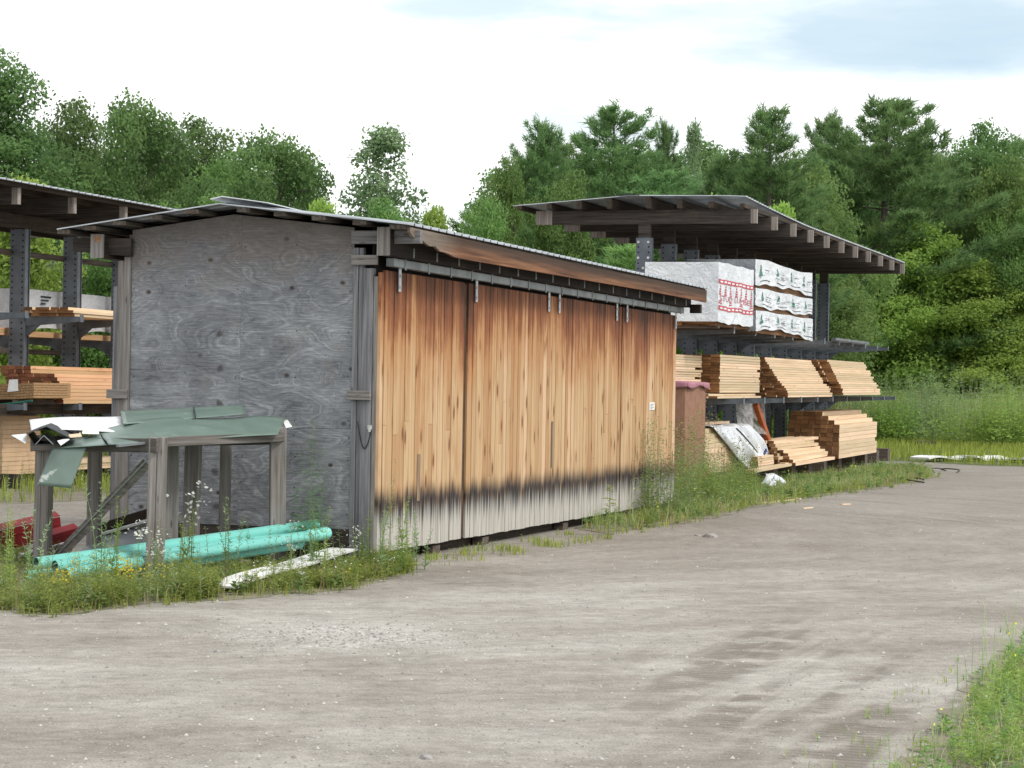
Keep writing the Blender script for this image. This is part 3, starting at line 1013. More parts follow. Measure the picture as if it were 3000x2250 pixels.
# galvanised box track with its straps
tk = MB()
tk.box(0.13, L + 0.06, -0.105, -0.02, 2.925, 3.008)
track = tk.build('door_track', M['track'], shed, bevel=0.004)
for i in range(18):
    u = 0.42 + i * 0.672
    bb = MB()
    bb.box(u, u + 0.035, -0.112, -0.105, 2.905, 3.03)
    bb.box(u, u + 0.035, -0.196, -0.19, 3.028, 3.12)
    bb.beam((u + 0.017, -0.108, 3.028), (u + 0.017, -0.192, 3.032), 0.035, 0.007)
    bb.build('track_bracket', M['track'], track)
# four sliding doors of vertical boards
doors = []


def make_door(u0, u1, proud, label):
    b = MB()
    u = u0
    rr = random.Random(int(u0 * 91))
    while u < u1 - 0.02:
        wv = rr.choice([0.125, 0.14, 0.145, 0.15, 0.105, 0.16])
        if u + wv > u1 - 0.05: wv = u1 - u
        if u + wv > u1: wv = u1 - u
        d = rr.uniform(0, 0.004)
        t = rr.random()
        zs = [0.115 + rr.uniform(-0.006, 0.006), 2.885]
        if rr.random() < 0.28:
            zs.insert(1, rr.uniform(0.7, 1.7))
        for a, c in zip(zs[:-1], zs[1:]):
            b.box(u + 0.0045, u + wv - 0.0045, -0.03 - proud - d * 1.6, -0.008 - proud, a + (0.003 if a > 0.3 else 0), c, 0, t if a < 0.3 else rr.random())
        u += wv
    o = b.build('sliding_door', M['door'], shed)
    if label: o['label'] = label
    MB().box(u0 + 0.01, u1 - 0.01, -0.007 - proud, 0.012 - proud, 0.13, 2.87).build('door_backing', M['dark'], o)
    return o


DO = [(0.075, 2.44), (2.535, 5.645), (5.652, 8.80), (8.905, 11.93)]
for i, (a, c) in enumerate(DO):
    d = make_door(a, c, (0.0, 0.012, 0.012, 0.0)[i], None)
    doors.append(d)
    for u in ((a + 0.33, c + 0.30) if i == 0 else (None, c - 0.22) if i == 1 else (a + 0.21, c - 0.29) if i == 2 else (a + 0.13, c - 0.14)):
        if u is None: continue
        h = MB()
        h.box(u - 0.032, u + 0.032, -0.066, -0.058, 2.69, 2.93)
        h.box(u - 0.010, u + 0.010, -0.075, -0.066, 2.72, 2.75)
        h.box(u - 0.010, u + 0.010, -0.075, -0.066, 2.83, 2.86)
        h.build('hanger_strap', M['hanger'], d)
for u in (2.487, 8.852):
    MB().box(u - 0.044, u + 0.044, -0.022, 0.02, 0.13, 2.87).build('door_gap_post', simple('brown_post', (0.075, 0.042, 0.026), 0.8, 0, 0.35, 9), shed)
MB().box(-0.012, 0.07, -0.028, 0.004, 0.12, 2.86, 0, 0.1).build('edge_board', M['door'], shed)
MB().box(1.05, 1.13, -0.041, -0.0372, 0.58, 1.06).build('patch_board', M['dark_z'], doors[0] if doors else shed)
MB().box(5.665, 5.745, -0.053, -0.0492, 0.80, 1.36).build('patch_board', M['dark_z'], doors[2] if doors else shed)
# lock hasp and hanging chain on the corner boards
MB().box(-0.052, -0.042, 0.03, 0.075, 1.325, 1.365).box(-0.06, -0.052, 0.04, 0.062, 1.30, 1.345).build('hasp', M['bolt'], shed)
ch = [(-0.05, 0.155 - 0.115 * k / 10, 1.27 - 0.16 * math.sin(math.pi * k / 10) ** 0.8 * (1 - 0.1 * k / 10) + 0.04 * k / 10) for k in range(11)]
MB().tube([(-0.05, 0.185, 1.40), (-0.05, 0.17, 1.34)] + ch, 0.006, 6).build('chain', M['black_metal'], shed)

pn = MB()
pn.grid(lambda a, c: (10.40 + a * 0.29 + jit(0.003), -0.040 - 0.006 * math.sin(a * 3), 1.485 + c * 0.11), 6, 5)
for k in range(4):
    pn.box(10.44, 10.44 + (0.10, 0.19, 0.13, 0.2)[k], -0.0475, -0.0472, 1.500 + k * 0.022, 1.507 + k * 0.022, 1)
p = pn.build('paper_notice', [M['paper'], M['print_black']])
p.location = SO
p.rotation_euler = (0, 0, SROT)
tag(p, 'small white paper notice pinned to the far sliding door', 'notice')

# ------------------------------------------------------------------ lumber racks
TR = R(18.3)
RO = Vector((6.02, 46.26, 0))
RU = Vector((math.sin(TR), math.cos(TR), 0))
RV = Vector((-math.cos(TR), math.sin(TR), 0))
RROT = math.pi / 2 - TR
RT = -0.0055


def RP(u, v, z=0.0):
    return RO + RU * u + RV * v + Vector((0, 0, z + 0.0055 * u))


rack = thing('roofed_rack', 'blue steel cantilever lumber rack under a low roof, behind the shed', 'lumber rack', RO, RROT, tilt=RT)
US = [-6.2 + 1.83 * k for k in range(11)]


def upright_mesh(z1):
    b = MB()
    b.box(-0.085, -0.073, -0.145, 0.145, 0.0, z1)
    b.box(0.073, 0.085, -0.145, 0.145, 0.0, z1)
    b.box(-0.073, 0.073, -0.008, 0.008, 0.0, z1)
    b.box(-0.073, 0.02, 0.131, 0.145, 0.0, z1)
    b.box(-0.073, 0.02, -0.145, -0.131, 0.0, z1)
    return b.mesh('upright', M['steel'])


def arm_mesh(length, h0=0.17, h1=0.08):
    """cantilever arm from the upright (y = 0) towards -y, top level at z = 0"""
    b = MB()
    b.beam((0, 0, -h0 / 2), (0, -length, -h1 / 2), 0.09, h0, mi=0, h2=h1)
    b.box(-0.055, 0.055, -length - 0.012, -length, -h1 - 0.01, 0.03)
    b.tri((-0.02, -0.0, -h0), (-0.02, -0.32, -h0 + 0.035), (-0.02, 0, -h0 - 0.22))
    b.tri((0.02, -0.0, -h0), (0.02, -0.32, -h0 + 0.035), (0.02, 0, -h0 - 0.22))
    return b.mesh('arm', M['arm'])


up_me = upright_mesh(4.62)
arm_me = arm_mesh(1.80)
arm_up = arm_mesh(1.60)
SP = 1.75
base_me = MB().box(-0.08, 0.08, 0.25, 2.1, 0.12, 0.32).mesh('base_beam', M['dark_y'])
blk_me = MB().box(-0.20, 0.20, -0.02, 0.34, 0.0, 0.325).mesh('base_block', M['block'])


def beam_mesh(y0, y1, z0, z1):
    """joist darkened for the shade under the roof, its sawn ends and last hand's breadth paler"""
    b = MB()
    for a, c, m in ((y0, y0 + 0.11, 1), (y0 + 0.11, y1 - 0.32, 0), (y1 - 0.32, y1, 1)):
        b.prism([(a, z1), (a, z0), (c, z0), (c, z1)], 'x', -0.05, 0.05, m)
    return b.mesh('roof_beam', [M['beam_y'], M['beam_cut']])


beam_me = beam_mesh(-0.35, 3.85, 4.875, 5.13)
post_me = MB().box(-0.055, 0.055, -0.11, 0.11, 4.55, 4.874).mesh('post_extension', M['beam_y'])
for k, u in enumerate(US):
    up = link('upright', up_me, rack, loc=(u, SP, 0))
    link('post_extension', post_me, rack, loc=(u, SP, 0))
    link('roof_beam', beam_me, rack, loc=(u, 0, 0))
    link('base_beam', base_me, rack, loc=(u, 0, 0))
    link('base_block', blk_me, rack, loc=(u, 0, 0))
    for z in (1.68, 2.96):
        link('arm', arm_me if z < 2 else arm_up, rack, loc=(u, SP - 0.10, z))
    if k == 0:
        for y, z in ((-0.095, 4.54), (0.095, 4.54), (-0.095, 4.25), (0.095, 4.25), (0.0, 4.06), (0.02, 3.66)):
            MB().tube([(-0.112, y, z), (-0.086, y, z)], 0.024, 10).build('bolt', M['bolt'], up)
    o = link('arm', arm_me, rack, loc=(u, SP + 0.10, 2.96))
    o.rotation_euler = (0, 0, math.pi)


def rtop(v):
    return 5.205 + 0.165 * max(0.0, 1 - abs(v - 1.95) / 2.2)


for v in (-0.16, 0.42, 1.0, 1.58, 2.32, 2.9, 3.48, 4.06):
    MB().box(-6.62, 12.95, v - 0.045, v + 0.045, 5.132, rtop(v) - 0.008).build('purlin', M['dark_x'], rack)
ribbed('roof_sheet', 1.95, -0.22, M['galv'], rack, -6.62, 12.9, 0.229, 0.05, 0.022, rtop, lift=lambda u, v: 0.125 * max(0.0, 1 - (u + 6.62) / 6.5) ** 1.4 * min(1, (1.95 - v) / 2.0))
ribbed('roof_sheet', 1.95, 4.18, M['galv'], rack, -6.62, 12.9, 0.229, 0.05, 0.022, rtop)
MB().prism([(1.75, rtop(1.75) + 0.02), (1.95, 5.41), (2.15, rtop(2.15) + 0.02)], 'x', -6.66, 12.95).build('ridge_cap', M['dark_sheet'], rack)
MB().box(-6.3, 12.6, SP + 0.15, SP + 0.19, 1.9, 2.0).build('brace_rail', M['arm'], rack)
for k in range(0, 10, 2):
    MB().beam((US[k], SP + 0.10, 0.5), (US[k + 1], SP + 0.10, 1.5), 0.03, 0.06).build('cross_brace', M['arm'], rack)

# --- board piles
board_cache = {}


def board_mesh(ln, wd, ht, kind):
    key = (round(ln, 3), round(wd, 4), round(ht, 4), kind)
    if key not in board_cache:
        m = {'f': (M['lumber'], M['end']), 'c': (M['cedar'], M['cedar_end'])}[kind]
        board_cache[key] = MB().box(0, ln, 0, wd, 0, ht, 0, 0.5, ends=1).mesh('board', m)
    return board_cache[key]


def pile(label, u0, u1, v0, v1, z0, rows, ht, cols, kind='f', group=None, setback=None, vstep=None, lens=0.06, origin=None, rotz=None, seed=1, half=True):
    """a strapped bundle: rows of boards, each board a part; setback / vstep give the front end and the right edge of each row"""
    rr = random.Random(seed)
    P = (origin or RP)(u0, v0, z0)
    t = thing('lumber_bundle', label, 'lumber', P, RROT if rotz is None else rotz, group, RT if rotz is None else 0.0)
    ln = u1 - u0
    n = 0
    for r in range(rows):
        vs_ = vstep(r / max(1, rows - 1)) if vstep else 0.0
        sb = setback(r / max(1, rows - 1)) if setback else 0.0
        w = (v1 - v0) / cols
        k = 0
        y = vs_ + rr.uniform(-0.008, 0.008)
        while y < (v1 - v0) - w * 0.5 and n < 100:
            l2 = ln - sb
            if rr.random() < 0.2 and l2 > 2: l2 -= rr.choice([0.15, 0.3])
            me = board_mesh(round(l2 * 4) / 4 if l2 > 1 else l2, w - 0.006, ht - 0.005, kind)
            o = link('board', me, t, loc=(sb + rr.uniform(-lens, lens) * 0.6, y + 0.002 + rr.uniform(-0.007, 0.007), r * ht + rr.uniform(0, 0.002)))
            n += 1
            y += w
    return t


def straps(t, us, v0, v1, z0, z1, mat='black_metal'):
    for u in us:
        b = MB()
        b.box(u, u + 0.018, v0 - 0.006, v0 - 0.003, z0, z1)
        b.box(u, u + 0.018, v0 - 0.006, v1, z1 + 0.003, z1 + 0.006)
        b.build('strap', M[mat], t)


pile('neat bundle of pale boards resting on the brown box with the mauve cover', -9.3, -6.40, 0.62, 1.62, 1.985, 11, 0.043, 8, seed=2)
pB = pile('tall bundle of pale boards with a dark end, beside the mauve topped box', -6.2, -2.75, 0.30, 1.55, 1.79, 14, 0.05, 7, seed=3)
pile('few loose short boards lying under the tall bundle on the steel arms', -7.0, -3.0, 0.16, 1.1, 1.69, 2, 0.042, 6, seed=4, vstep=lambda r: 0.14 * r, lens=0.5)
pC = pile('stepped board bundle whose lower rows spread out towards the lane, middle rack level', -2.1, 2.98, -0.15, 1.4, 1.70, 17, 0.047, 7, seed=5,
          vstep=lambda r: 0.55 * max(0, r - 0.15) ** 0.8 if r > 0.15 else 0.0, lens=0.12)
pD = pile('farthest stepped board bundle on the middle rack level', 3.06, 8.4, -0.37, 1.2, 1.74, 16, 0.049, 7, seed=6, vstep=lambda r: 0.42 * r ** 1.2, setback=lambda r: 0.25 * r, lens=0.2)
pG = pile('tall neat block of boards with a square brown end, far end of bottom level', 3.0, 8.3, -0.30, 0.85, 0.335, 11, 0.094, 8, seed=7,
          vstep=lambda r: 0.0 if r < 0.72 else (r - 0.72) * 1.35, lens=0.03)
pE = pile('orange bundle beside the brown box, half under white plastic', -8.4, -4.4, 0.34, 1.5, 0.335, 9, 0.09, 7, seed=8, vstep=lambda r: 0.25 * max(0, r - 0.8), lens=0.05)
pile('short low stack of boards between white plastic and loose boards', -3.9, -2.35, 0.05, 0.7, 0.335, 5, 0.046, 5, seed=9)
for t in (pC,):
    straps(t, (1.2,), 0.50, 1.4, 0.3, 0.735)

# loose boards tipped in a heap on the bottom level: every board its own thing
rr = random.Random(44)
n = 0
GL = 'loose boards heaped on the bottom level'
for r in range(8):
    for c in range(max(2, 6 - r // 2)):
        if r in (4,) and c > 2: continue
        l2 = rr.choice([4.0, 4.25, 4.5])
        me = board_mesh(l2, 0.135, 0.055 if r % 2 else 0.06, 'f')
        v = -0.30 + c * 0.145 + r * 0.06 + rr.uniform(-0.015, 0.02)
        u = -2.15 + rr.uniform(-0.18, 0.38)
        o = link('loose_board', me, None)
        o.location = RP(u, v, 0.335 + r * 0.062)
        o.rotation_euler = (rr.uniform(-0.04, 0.04) + (0.25 * rr.random() if r in (3, 4) else 0), RT + rr.uniform(-0.005, 0.005), RROT + rr.uniform(-0.02, 0.02))
        tag(o, 'rough pale board in the untidy heap beside the tall neat block', 'board', GL)
for k, (uu, vv, zz, l2, tw) in enumerate(((-5.9, -0.30, 0.332, 4.0, 0.02), (-6.4, 0.72, 1.19, 2.4, -0.05))):
    o = link('loose_board', board_mesh(l2, 0.19, 0.05, 'f'), None)
    o.location = RP(uu, vv, zz)
    o.rotation_euler = (0, RT, RROT + tw)
    tag(o, ('single orange plank lying flat below the white plastic sheet', 'short plank weighing down the top of the white plastic sheet')[k], 'board')

# --- wrapped packs
def wrinkle(a, c, s):
    return 0.016 * math.sin(a * 11 + s + 3 * c) * math.sin(c * 4 + s * 2) + 0.010 * math.sin(a * 29 + c * 17 + s) + 0.008 * math.sin(a * 7 - c * 23 + 2 * s)


def wrapped(name, label, u0, u1, v0, v1, z0, z1, seed, mats, sagf=None, group=None):
    t = thing(name, label, 'wrapped lumber', RP(u0, v0, z0), RROT, group, RT)
    ln, wd, ht = u1 - u0, v1 - v0, z1 - z0
    sg = sagf or (lambda a, s: 0.0)
    b = MB()
    N, K = 40, 10
    wk = 0.55 if seed == 1 else 1.15
    low = lambda a: wk * (0.022 * math.sin(a * 13 + seed) + 0.012 * math.sin(a * 31 + seed * 2))
    ztop = lambda a: ht - 0.012 - 0.018 * abs(math.sin(a * 8 + seed)) + sg(a, 1)
    zbot = lambda a: low(a) + sg(a, 0)
    side = lambda a, c: (a * ln, -0.004 - wk * wrinkle(a * ln * 0.5, c, seed) * math.sin(math.pi * min(1, c * 1.15)) * (0.4 + 0.6 * math.sin(math.pi * a)), zbot(a) + (ztop(a) - zbot(a)) * c)
    b.grid(side, N, K)
    b.grid(lambda a, c: (a * ln, wd * c + (side(a, 1)[1]) * (1 - c), ztop(a) + 0.03 * math.sin(c * math.pi) * math.sin(a * 9 + seed)), N, 6)
    b.grid(lambda a, c: (a * ln, wd, c * ztop(a)), N, 2)
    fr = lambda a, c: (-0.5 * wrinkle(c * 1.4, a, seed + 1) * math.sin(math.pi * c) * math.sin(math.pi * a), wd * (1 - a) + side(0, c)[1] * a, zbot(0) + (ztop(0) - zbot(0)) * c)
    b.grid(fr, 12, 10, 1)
    b.grid(lambda a, c: (ln, wd * a, zbot(1) + (ztop(1) - zbot(1)) * c), 4, 4)
    cover = b.build('wrap_cover', mats, t, smooth=True)
    for vv in (0.06, wd * 0.5, wd - 0.15):
        MB().box(0.06, ln - 0.08, vv, vv + 0.09, -0.055, -0.0).build('bearer', [M['end']], t)
    for q in range(3):
        MB().box(0.15 + q * (ln - 0.4) / 2, 0.24 + q * (ln - 0.4) / 2, 0.02, wd - 0.02, -0.10, -0.056).build('bearer', [M['block']], t)
    MB().box(0.02, ln - 0.02, 0.05, wd - 0.02, 0.0, ht - 0.06).build('board_core', [M['end']], t)
    return t, cover, side, ln, ht


def on_side(side, ln, ht, polys, name, mat, cover):
    """flat print on the right-hand face: every outline follows the folds of the film"""
    b = MB()
    for poly in polys:
        k = len(b.v)
        for (x, z) in poly:
            p = side(x / ln, min(0.985, max(0.02, z / ht)))
            b.v.append((p[0], p[1] - 0.006, p[2]))
        b.face(range(k, k + len(poly)))
    return b.build(name, M[mat], cover)


def bandp(x0, x1, z0, z1, n=24):
    out = []
    for i in range(n):
        a, c = x0 + (x1 - x0) * i / n, x0 + (x1 - x0) * (i + 1) / n
        zc = (z0 + z1) / 2
        out += [[(a, z0), (c, z0), (c, zc), (a, zc)], [(a, zc), (c, zc), (c, z1), (a, z1)]]
    return out


def word_polys(text, x0, z0, w_, h_):
    """lettering from the built-in font, as flat outlines"""
    cu = bpy.data.curves.new('lettering', 'FONT')
    cu.body = text
    cu.resolution_u = 2
    o = bpy.data.objects.new('lettering', cu)
    col.objects.link(o)
    bpy.context.view_layer.update()
    me = o.to_mesh()
    P = [v.co.copy() for v in me.vertices]
    F = [list(p.vertices) for p in me.polygons]
    o.to_mesh_clear()
    bpy.data.objects.remove(o)
    bpy.data.curves.remove(cu)
    lo = (min(p.x for p in P), min(p.y for p in P)); hi = (max(p.x for p in P), max(p.y for p in P))
    q = [(x0 + (p.x - lo[0]) / (hi[0] - lo[0]) * w_, z0 + (p.y - lo[1]) / (hi[1] - lo[1]) * h_) for p in P]
    return [[q[i] for i in f] for f in F]


t, cov, side, ln, ht = wrapped('lumber_pack', 'big white wrapped lumber pack with red bands and red printed trees', -7.75, -4.82, 0.0, 1.33, 3.03, 4.12, 1, [M['wrap'], M['wrap']])
for z in (0.22, 0.70):
    on_side(side, ln, ht, bandp(0.02, ln - 0.02, z, z + 0.085), 'printed_band', 'print_red', cov)
    for k in range(9):
        x = 0.12 + k * 0.31
        b = on_side(side, ln, ht, bandp(x, x + 0.2, z + 0.028, z + 0.056, 2), 'lettering', 'print_white', cov)
        b.location = (0, -0.003, 0)
for k in range(7):
    trees = []
    x = 0.14 + k * 0.43
    s = 1.0 if k % 2 else 0.8
    for q in range(4):
        zz = 0.50 + q * 0.045
        wd_ = (0.105 - q * 0.024) * s
        trees.append([(x - wd_, zz), (x + wd_, zz), (x + wd_ * 0.7, zz + 0.032), (x - wd_ * 0.7, zz + 0.032)])
    trees.append([(x - 0.02, 0.67), (x + 0.02, 0.67), (x, 0.695)])
    if k % 2 == 0:
        trees += [[(x - 0.13, 0.335), (x + 0.14, 0.335), (x + 0.14, 0.36), (x - 0.13, 0.36)], [(x - 0.10, 0.375), (x + 0.11, 0.375), (x + 0.11, 0.395), (x - 0.10, 0.395)]]
    on_side(side, ln, ht, trees, 'tree_print', 'print_red', cov)
on_side(side, ln, ht, word_polys('STUD LUMBER', 0.12, 0.395, ln - 0.24, 0.10), 'lettering', 'print_red', cov)

for i, (z0, z1, lab, sg) in enumerate((
        (2.99, 3.375, 'bottom white pack with green printed trees, its far end sagging', lambda a, s: (-0.10 * max(0, a - 0.55) * 2 if s == 0 else 0.0) + (0.09 * math.exp(-((a - 0.42) / 0.07) ** 2) if s == 0 else 0)),
        (3.425, 3.80, 'middle white pack with green printed trees in the stack of three', None),
        (3.855, 4.34, 'top white pack with green printed trees, grey end towards the lane', lambda a, s: (0.055 * math.exp(-((a - 0.55) / 0.16) ** 2) if s == 0 else 0.02 * math.sin(a * 7))))):
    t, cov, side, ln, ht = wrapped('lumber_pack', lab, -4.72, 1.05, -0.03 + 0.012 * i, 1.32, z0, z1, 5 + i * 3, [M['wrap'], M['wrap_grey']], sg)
    for k in range(4):
        tr, bars = [], []
        x = (0.5, 2.05, 3.5, 4.85)[k] + (0.12 if i == 1 else 0)
        for q in range(4):
            zz = ht * (0.36 + q * 0.11)
            wd_ = 0.17 - q * 0.038
            tr.append([(x - wd_, zz), (x + wd_, zz), (x + wd_ * 0.35, zz + ht * 0.12), (x - wd_ * 0.35, zz + ht * 0.12)])
        tr.append([(x - 0.025, ht * 0.28), (x + 0.025, ht * 0.28), (x + 0.025, ht * 0.36), (x - 0.025, ht * 0.36)])
        on_side(side, ln, ht, tr, 'tree_print', 'print_green', cov)
        for q in range(3):
            bars.append([(x + 0.32, ht * (0.36 + q * 0.11)), (x + 0.32 + (0.5, 0.36, 0.44)[q], ht * (0.36 + q * 0.11)), (x + 0.32 + (0.5, 0.36, 0.44)[q], ht * (0.385 + q * 0.11)), (x + 0.32, ht * (0.385 + q * 0.11))])
        bars += bandp(x - 0.05, x + 0.85, ht * 0.14, ht * 0.175, 5)
        on_side(side, ln, ht, bars, 'lettering', 'print_black', cov)
# steel bars lying on the far arms
for k in range(4):
    me = MB().box(0, 4.6, 0, 0.08, 0, 0.05).mesh('steel_bar', M['arm'])
    o = link('steel_bar', me, None, loc=RP(3.4 + 0.9 * k, -0.12 + 0.17 * k, 2.965))
    o.rotation_euler = (0, RT, RROT)
    tag(o, 'grey steel bar lying on the upper arms past the wrapped packs', 'steel bar', 'steel bars on the upper arms')

# --- plastic over the orange bundle, spilling to the ground
b = MB()


def drape(a, c):
    ut, ub = -6.6 + 3.2 * a, -4.55 + 2.75 * a
    fold = 0.035 * math.sin(a * 19 + c * 4) + 0.03 * math.sin(a * 8 - c * 7) + 0.015 * math.sin(a * 37 + c * 3)
    if c < 0.25:
        k = c / 0.25
        return RP(ut, 1.2 - 0.88 * k, 1.165 + 0.025 * math.sin(ut * 6 + k * 4) + 0.01 * math.sin(a * 31))
    k = (c - 0.25) / 0.75
    u = ut + (ub - ut) * k ** 0.9 + 0.10 * math.sin(k * 9 + a * 4) * (a - 0.5)
    v = 0.32 - 0.05 * math.sin(math.pi * k) * (0.35 + 0.65 * a) - 0.16 * k + fold * (0.25 + 0.9 * k)
    z = 1.17 - (0.80 + 0.05 * math.sin(a * 11)) * k + 0.02 * math.sin(a * 23) * k
    return RP(u, v, max(0.03, z))


b.grid(drape, 44, 34)
o = tag(b.build('plastic_sheet', M['wrap'], smooth=True, solid=0.004), 'white plastic sheet draped over the orange bundle', 'plastic sheet')
b = MB()
for k in range(9):
    p, q = Vector(drape(0.52 + 0.012 * k, 0.30 + 0.05 * k)), Vector(drape(0.532 + 0.012 * k, 0.35 + 0.05 * k))
    o_ = -RV * 0.012
    b.beam(p + o_, q + o_, 0.03, 0.012, up=(0, 0, 1))
b.build('printed_stripe', M['print_black'], o)
bb = []
for k in range(5):
    b = MB()
    p = Vector(drape(0.74 + k * 0.045, 0.9 - 0.025 * k)) - RV * 0.012
    q = Vector(drape(0.75 + k * 0.045, 0.84 - 0.025 * k)) - RV * 0.012
    b.beam(p, q, 0.045, 0.01)
    b.build('printed_mark', simple('blue_print', (0.05, 0.10, 0.36)), o)
b = MB()
b.grid(lambda a, c: RP(-5.9 + a * 1.5, -0.42 - 0.20 * math.sin(math.pi * c) - 0.05 * math.sin(a * 11), 0.02 + (0.30 * c + 0.03 * math.sin(a * 13 + c * 5)) * math.sin(math.pi * (0.15 + 0.8 * a))), 18, 10)
tag(b.build('plastic_scrap', M['wrap'], smooth=True, solid=0.004), 'crumpled white plastic on the ground below the bottom rack level', 'plastic scrap')
b = MB()
b.grid(lambda a, c: RP(-3.6 + a * 2.5, 0.55 + 0.09 * math.sin(a * 13 + c * 3) - 0.2 * c, 1.60 - c * (0.78 + 0.15 * math.sin(a * 9))), 26, 14)
ph = tag(b.build('plastic_curtain', M['clear'], smooth=True), 'cloudy clear plastic hanging below the middle arms', 'plastic sheet')
b = MB()
b.beam(RP(-2.5, 0.42, 1.56), RP(-1.75, 0.28, 0.75), 0.10, 0.10)
tag(b.build('orange_tube', M['orange']), 'orange brown tube leaning inside the clear plastic', 'tube')

# --- tall brown box with mauve cover
BX = Vector((2.38, 37.9, 0))
box = thing('storage_box', 'tall rust brown box with mauve cover behind the shed end', 'storage box', BX, RROT)
bw = MB()
bw.box(0, 1.5, -0.60, 0.75, 0.0, 1.90)
bw.build('box_body', M['rust_box'], box, bevel=0.012)
b = MB()
b.grid(lambda a, c: (-0.03 + a * 1.56, -0.63 + c * 1.40, 1.925 + 0.02 * math.sin(c * 6)), 10, 12)
b.grid(lambda a, c: (-0.035 - 0.01 * math.sin(c * 22), -0.64 + c * 1.42, 1.925 + 0.02 * math.sin(c * 6) - a * (0.085 + 0.03 * math.sin(c * 9))), 3, 24)
b.grid(lambda a, c: (-0.03 + c * 1.56, -0.645 - 0.01 * math.sin(c * 20), 1.925 - a * (0.085 + 0.03 * math.sin(c * 8))), 3, 24)
b.build('tarp_cover', M['pink'], box, smooth=True, solid=0.012)
MB().tube([(-0.015, -0.22, 1.02 + 0.06 * k) for k in range(12)], 0.012, 6).build('strap_line', M['black_metal'], box)
hk = [(-0.02, -0.22 + 0.05 * math.sin(a * 0.5), 1.68 + 0.045 - 0.045 * math.cos(a * 0.5)) for a in range(9)]
MB().tube(hk, 0.016, 6).build('hook', M['black_metal'], box)
MB().box(0.0, 1.5, -0.61, -0.602, 0.95, 1.0).build('panel_batten', M['rust_box'], box)

# ------------------------------------------------------------------ the left rack
TL = R(18.15)
LO = Vector((-8.46, 38.0, 0))
LU = Vector((math.sin(TL), math.cos(TL), 0))
LV = Vector((-math.cos(TL), math.sin(TL), 0))
LROT = math.pi / 2 - TL
LP = lambda u, v, z=0.0: LO + LU * u + LV * v + Vector((0, 0, z))
lrack = thing('roofed_rack', 'blue steel lumber rack under a roof seen left of the plywood gable', 'lumber rack', LO, LROT)
LUS = [1.80 * k for k in range(-3, 6)]
up2 = upright_mesh(4.35)
arm2 = arm_mesh(1.10)
lbeam = beam_mesh(-1.2, 2.9, 4.59, 4.86)
lbase = MB().box(-0.08, 0.08, -1.1, 1.1, 0.0, 0.24).mesh('base_beam', M['dark_y'])
for u in LUS:
    link('upright', up2, lrack, loc=(u, 0.0, 0))
    link('roof_beam', lbeam, lrack, loc=(u - 2.08 + 1.8, 0, 0))
    link('base_beam', lbase, lrack, loc=(u, 0, 0))
    for z in (1.37, 2.86):
        link('arm', arm2, lrack, loc=(u, -0.10, z))
        o = link('arm', arm2, lrack, loc=(u, 0.10, z - 0.33 if z > 2 else z))
        o.rotation_euler = (0, 0, math.pi)
MB().box(-7, 11, -0.09, 0.09, 4.36, 4.585).build('ridge_beam', M['dark_x'], lrack)
MB().box(-7, 11, 1.35, 1.45, 4.45, 4.585).build('plate_beam', M['dark_x'], lrack)
ltop = lambda v: 4.925 + 0.16 * max(0, 1 - abs(v - 0.85) / 2.2)
for v in (-1.2, -0.6, 0.0, 0.6, 1.2, 1.8, 2.4):
    MB().box(-7.2, 11.4, v - 0.045, v + 0.045, 4.862, ltop(v) - 0.008).build('purlin', M['dark_x'], lrack)
ribbed('roof_sheet', 0.85, -1.36, M['galv'], lrack, -7.3, 11.5, 0.229, 0.05, 0.022, ltop)
ribbed('roof_sheet', 0.85, 3.05, M['galv'], lrack, -7.3, 11.5, 0.229, 0.05, 0.022, ltop)
MB().box(-6.5, 1.6, 0.12, 0.16, 2.22, 2.31).build('brace_rail', M['purlin_x'], lrack)
MB().box(-6.5, 9.6, 0.12, 0.16, 3.90, 4.0).build('brace_rail', M['purlin_x'], lrack)
MB().box(-6.5, 9.6, -0.9, -0.86, 1.20, 1.37).build('brace_rail', M['dark_x'], lrack)

pile('thin layer of boards on the upper arms of the left rack', -0.1, 5.4, -1.12, -0.12, 2.865, 3, 0.052, 6, origin=LP, rotz=LROT, seed=20, vstep=lambda r: 0.0 if r < 0.8 else 0.12, lens=0.1)
pile('orange boards with red brown ends piled on the left rack', -0.45, 5.4, -1.13, 0.02, 1.385, 10, 0.063, 8, 'c', origin=LP, rotz=LROT, seed=21, vstep=lambda r: 0.24 * r ** 2 if r < 0.85 else 0.62, lens=0.05)
pile('low layer of boards on the ground beams of the left rack', -0.3, 5.0, -1.0, 0.1, 0.25, 3, 0.05, 6, origin=LP, rotz=LROT, seed=22, lens=0.1)
pile('thin yellowish boards behind the leftmost upright', -4.5, 0.5, 0.25, 1.1, 2.535, 3, 0.045, 5, 'c', origin=LP, rotz=LROT, seed=23, lens=0.1)
# white wrapped pack behind the uprights
wp = thing('insulation_pack', 'white wrapped pack standing behind the left rack uprights', 'wrapped pack', LP(0.55, 0.28, 2.535), LROT)
b = MB()
b.grid(lambda a, c: (a * 5.5, -wrinkle(a * 3, c, 2) * 0.6, (0.07 + 0.10 * abs(math.sin(a * 9)) * (1 - c)) + c * 0.76), 40, 8)
b.grid(lambda a, c: (a * 5.5, c * 1.0, 0.83), 10, 2)
b.grid(lambda a, c: (0, a * 1.0, 0.07 + c * 0.76), 4, 4)
b.build('wrap_cover', M['wrap'], wp, smooth=True)
for k, (w_, z) in enumerate(((0.34, 0.70), (0.26, 0.64), (0.16, 0.58), (0.3, 0.50), (0.24, 0.44))):
    MB().box(0.62, 0.62 + w_, -0.022, -0.018, z, z + 0.03).build('lettering', M['print_black'], wp)
MB().box(0.05, 5.4, 0.05, 0.95, 0.0, 0.10).build('bearer', [M['cedar']], wp)

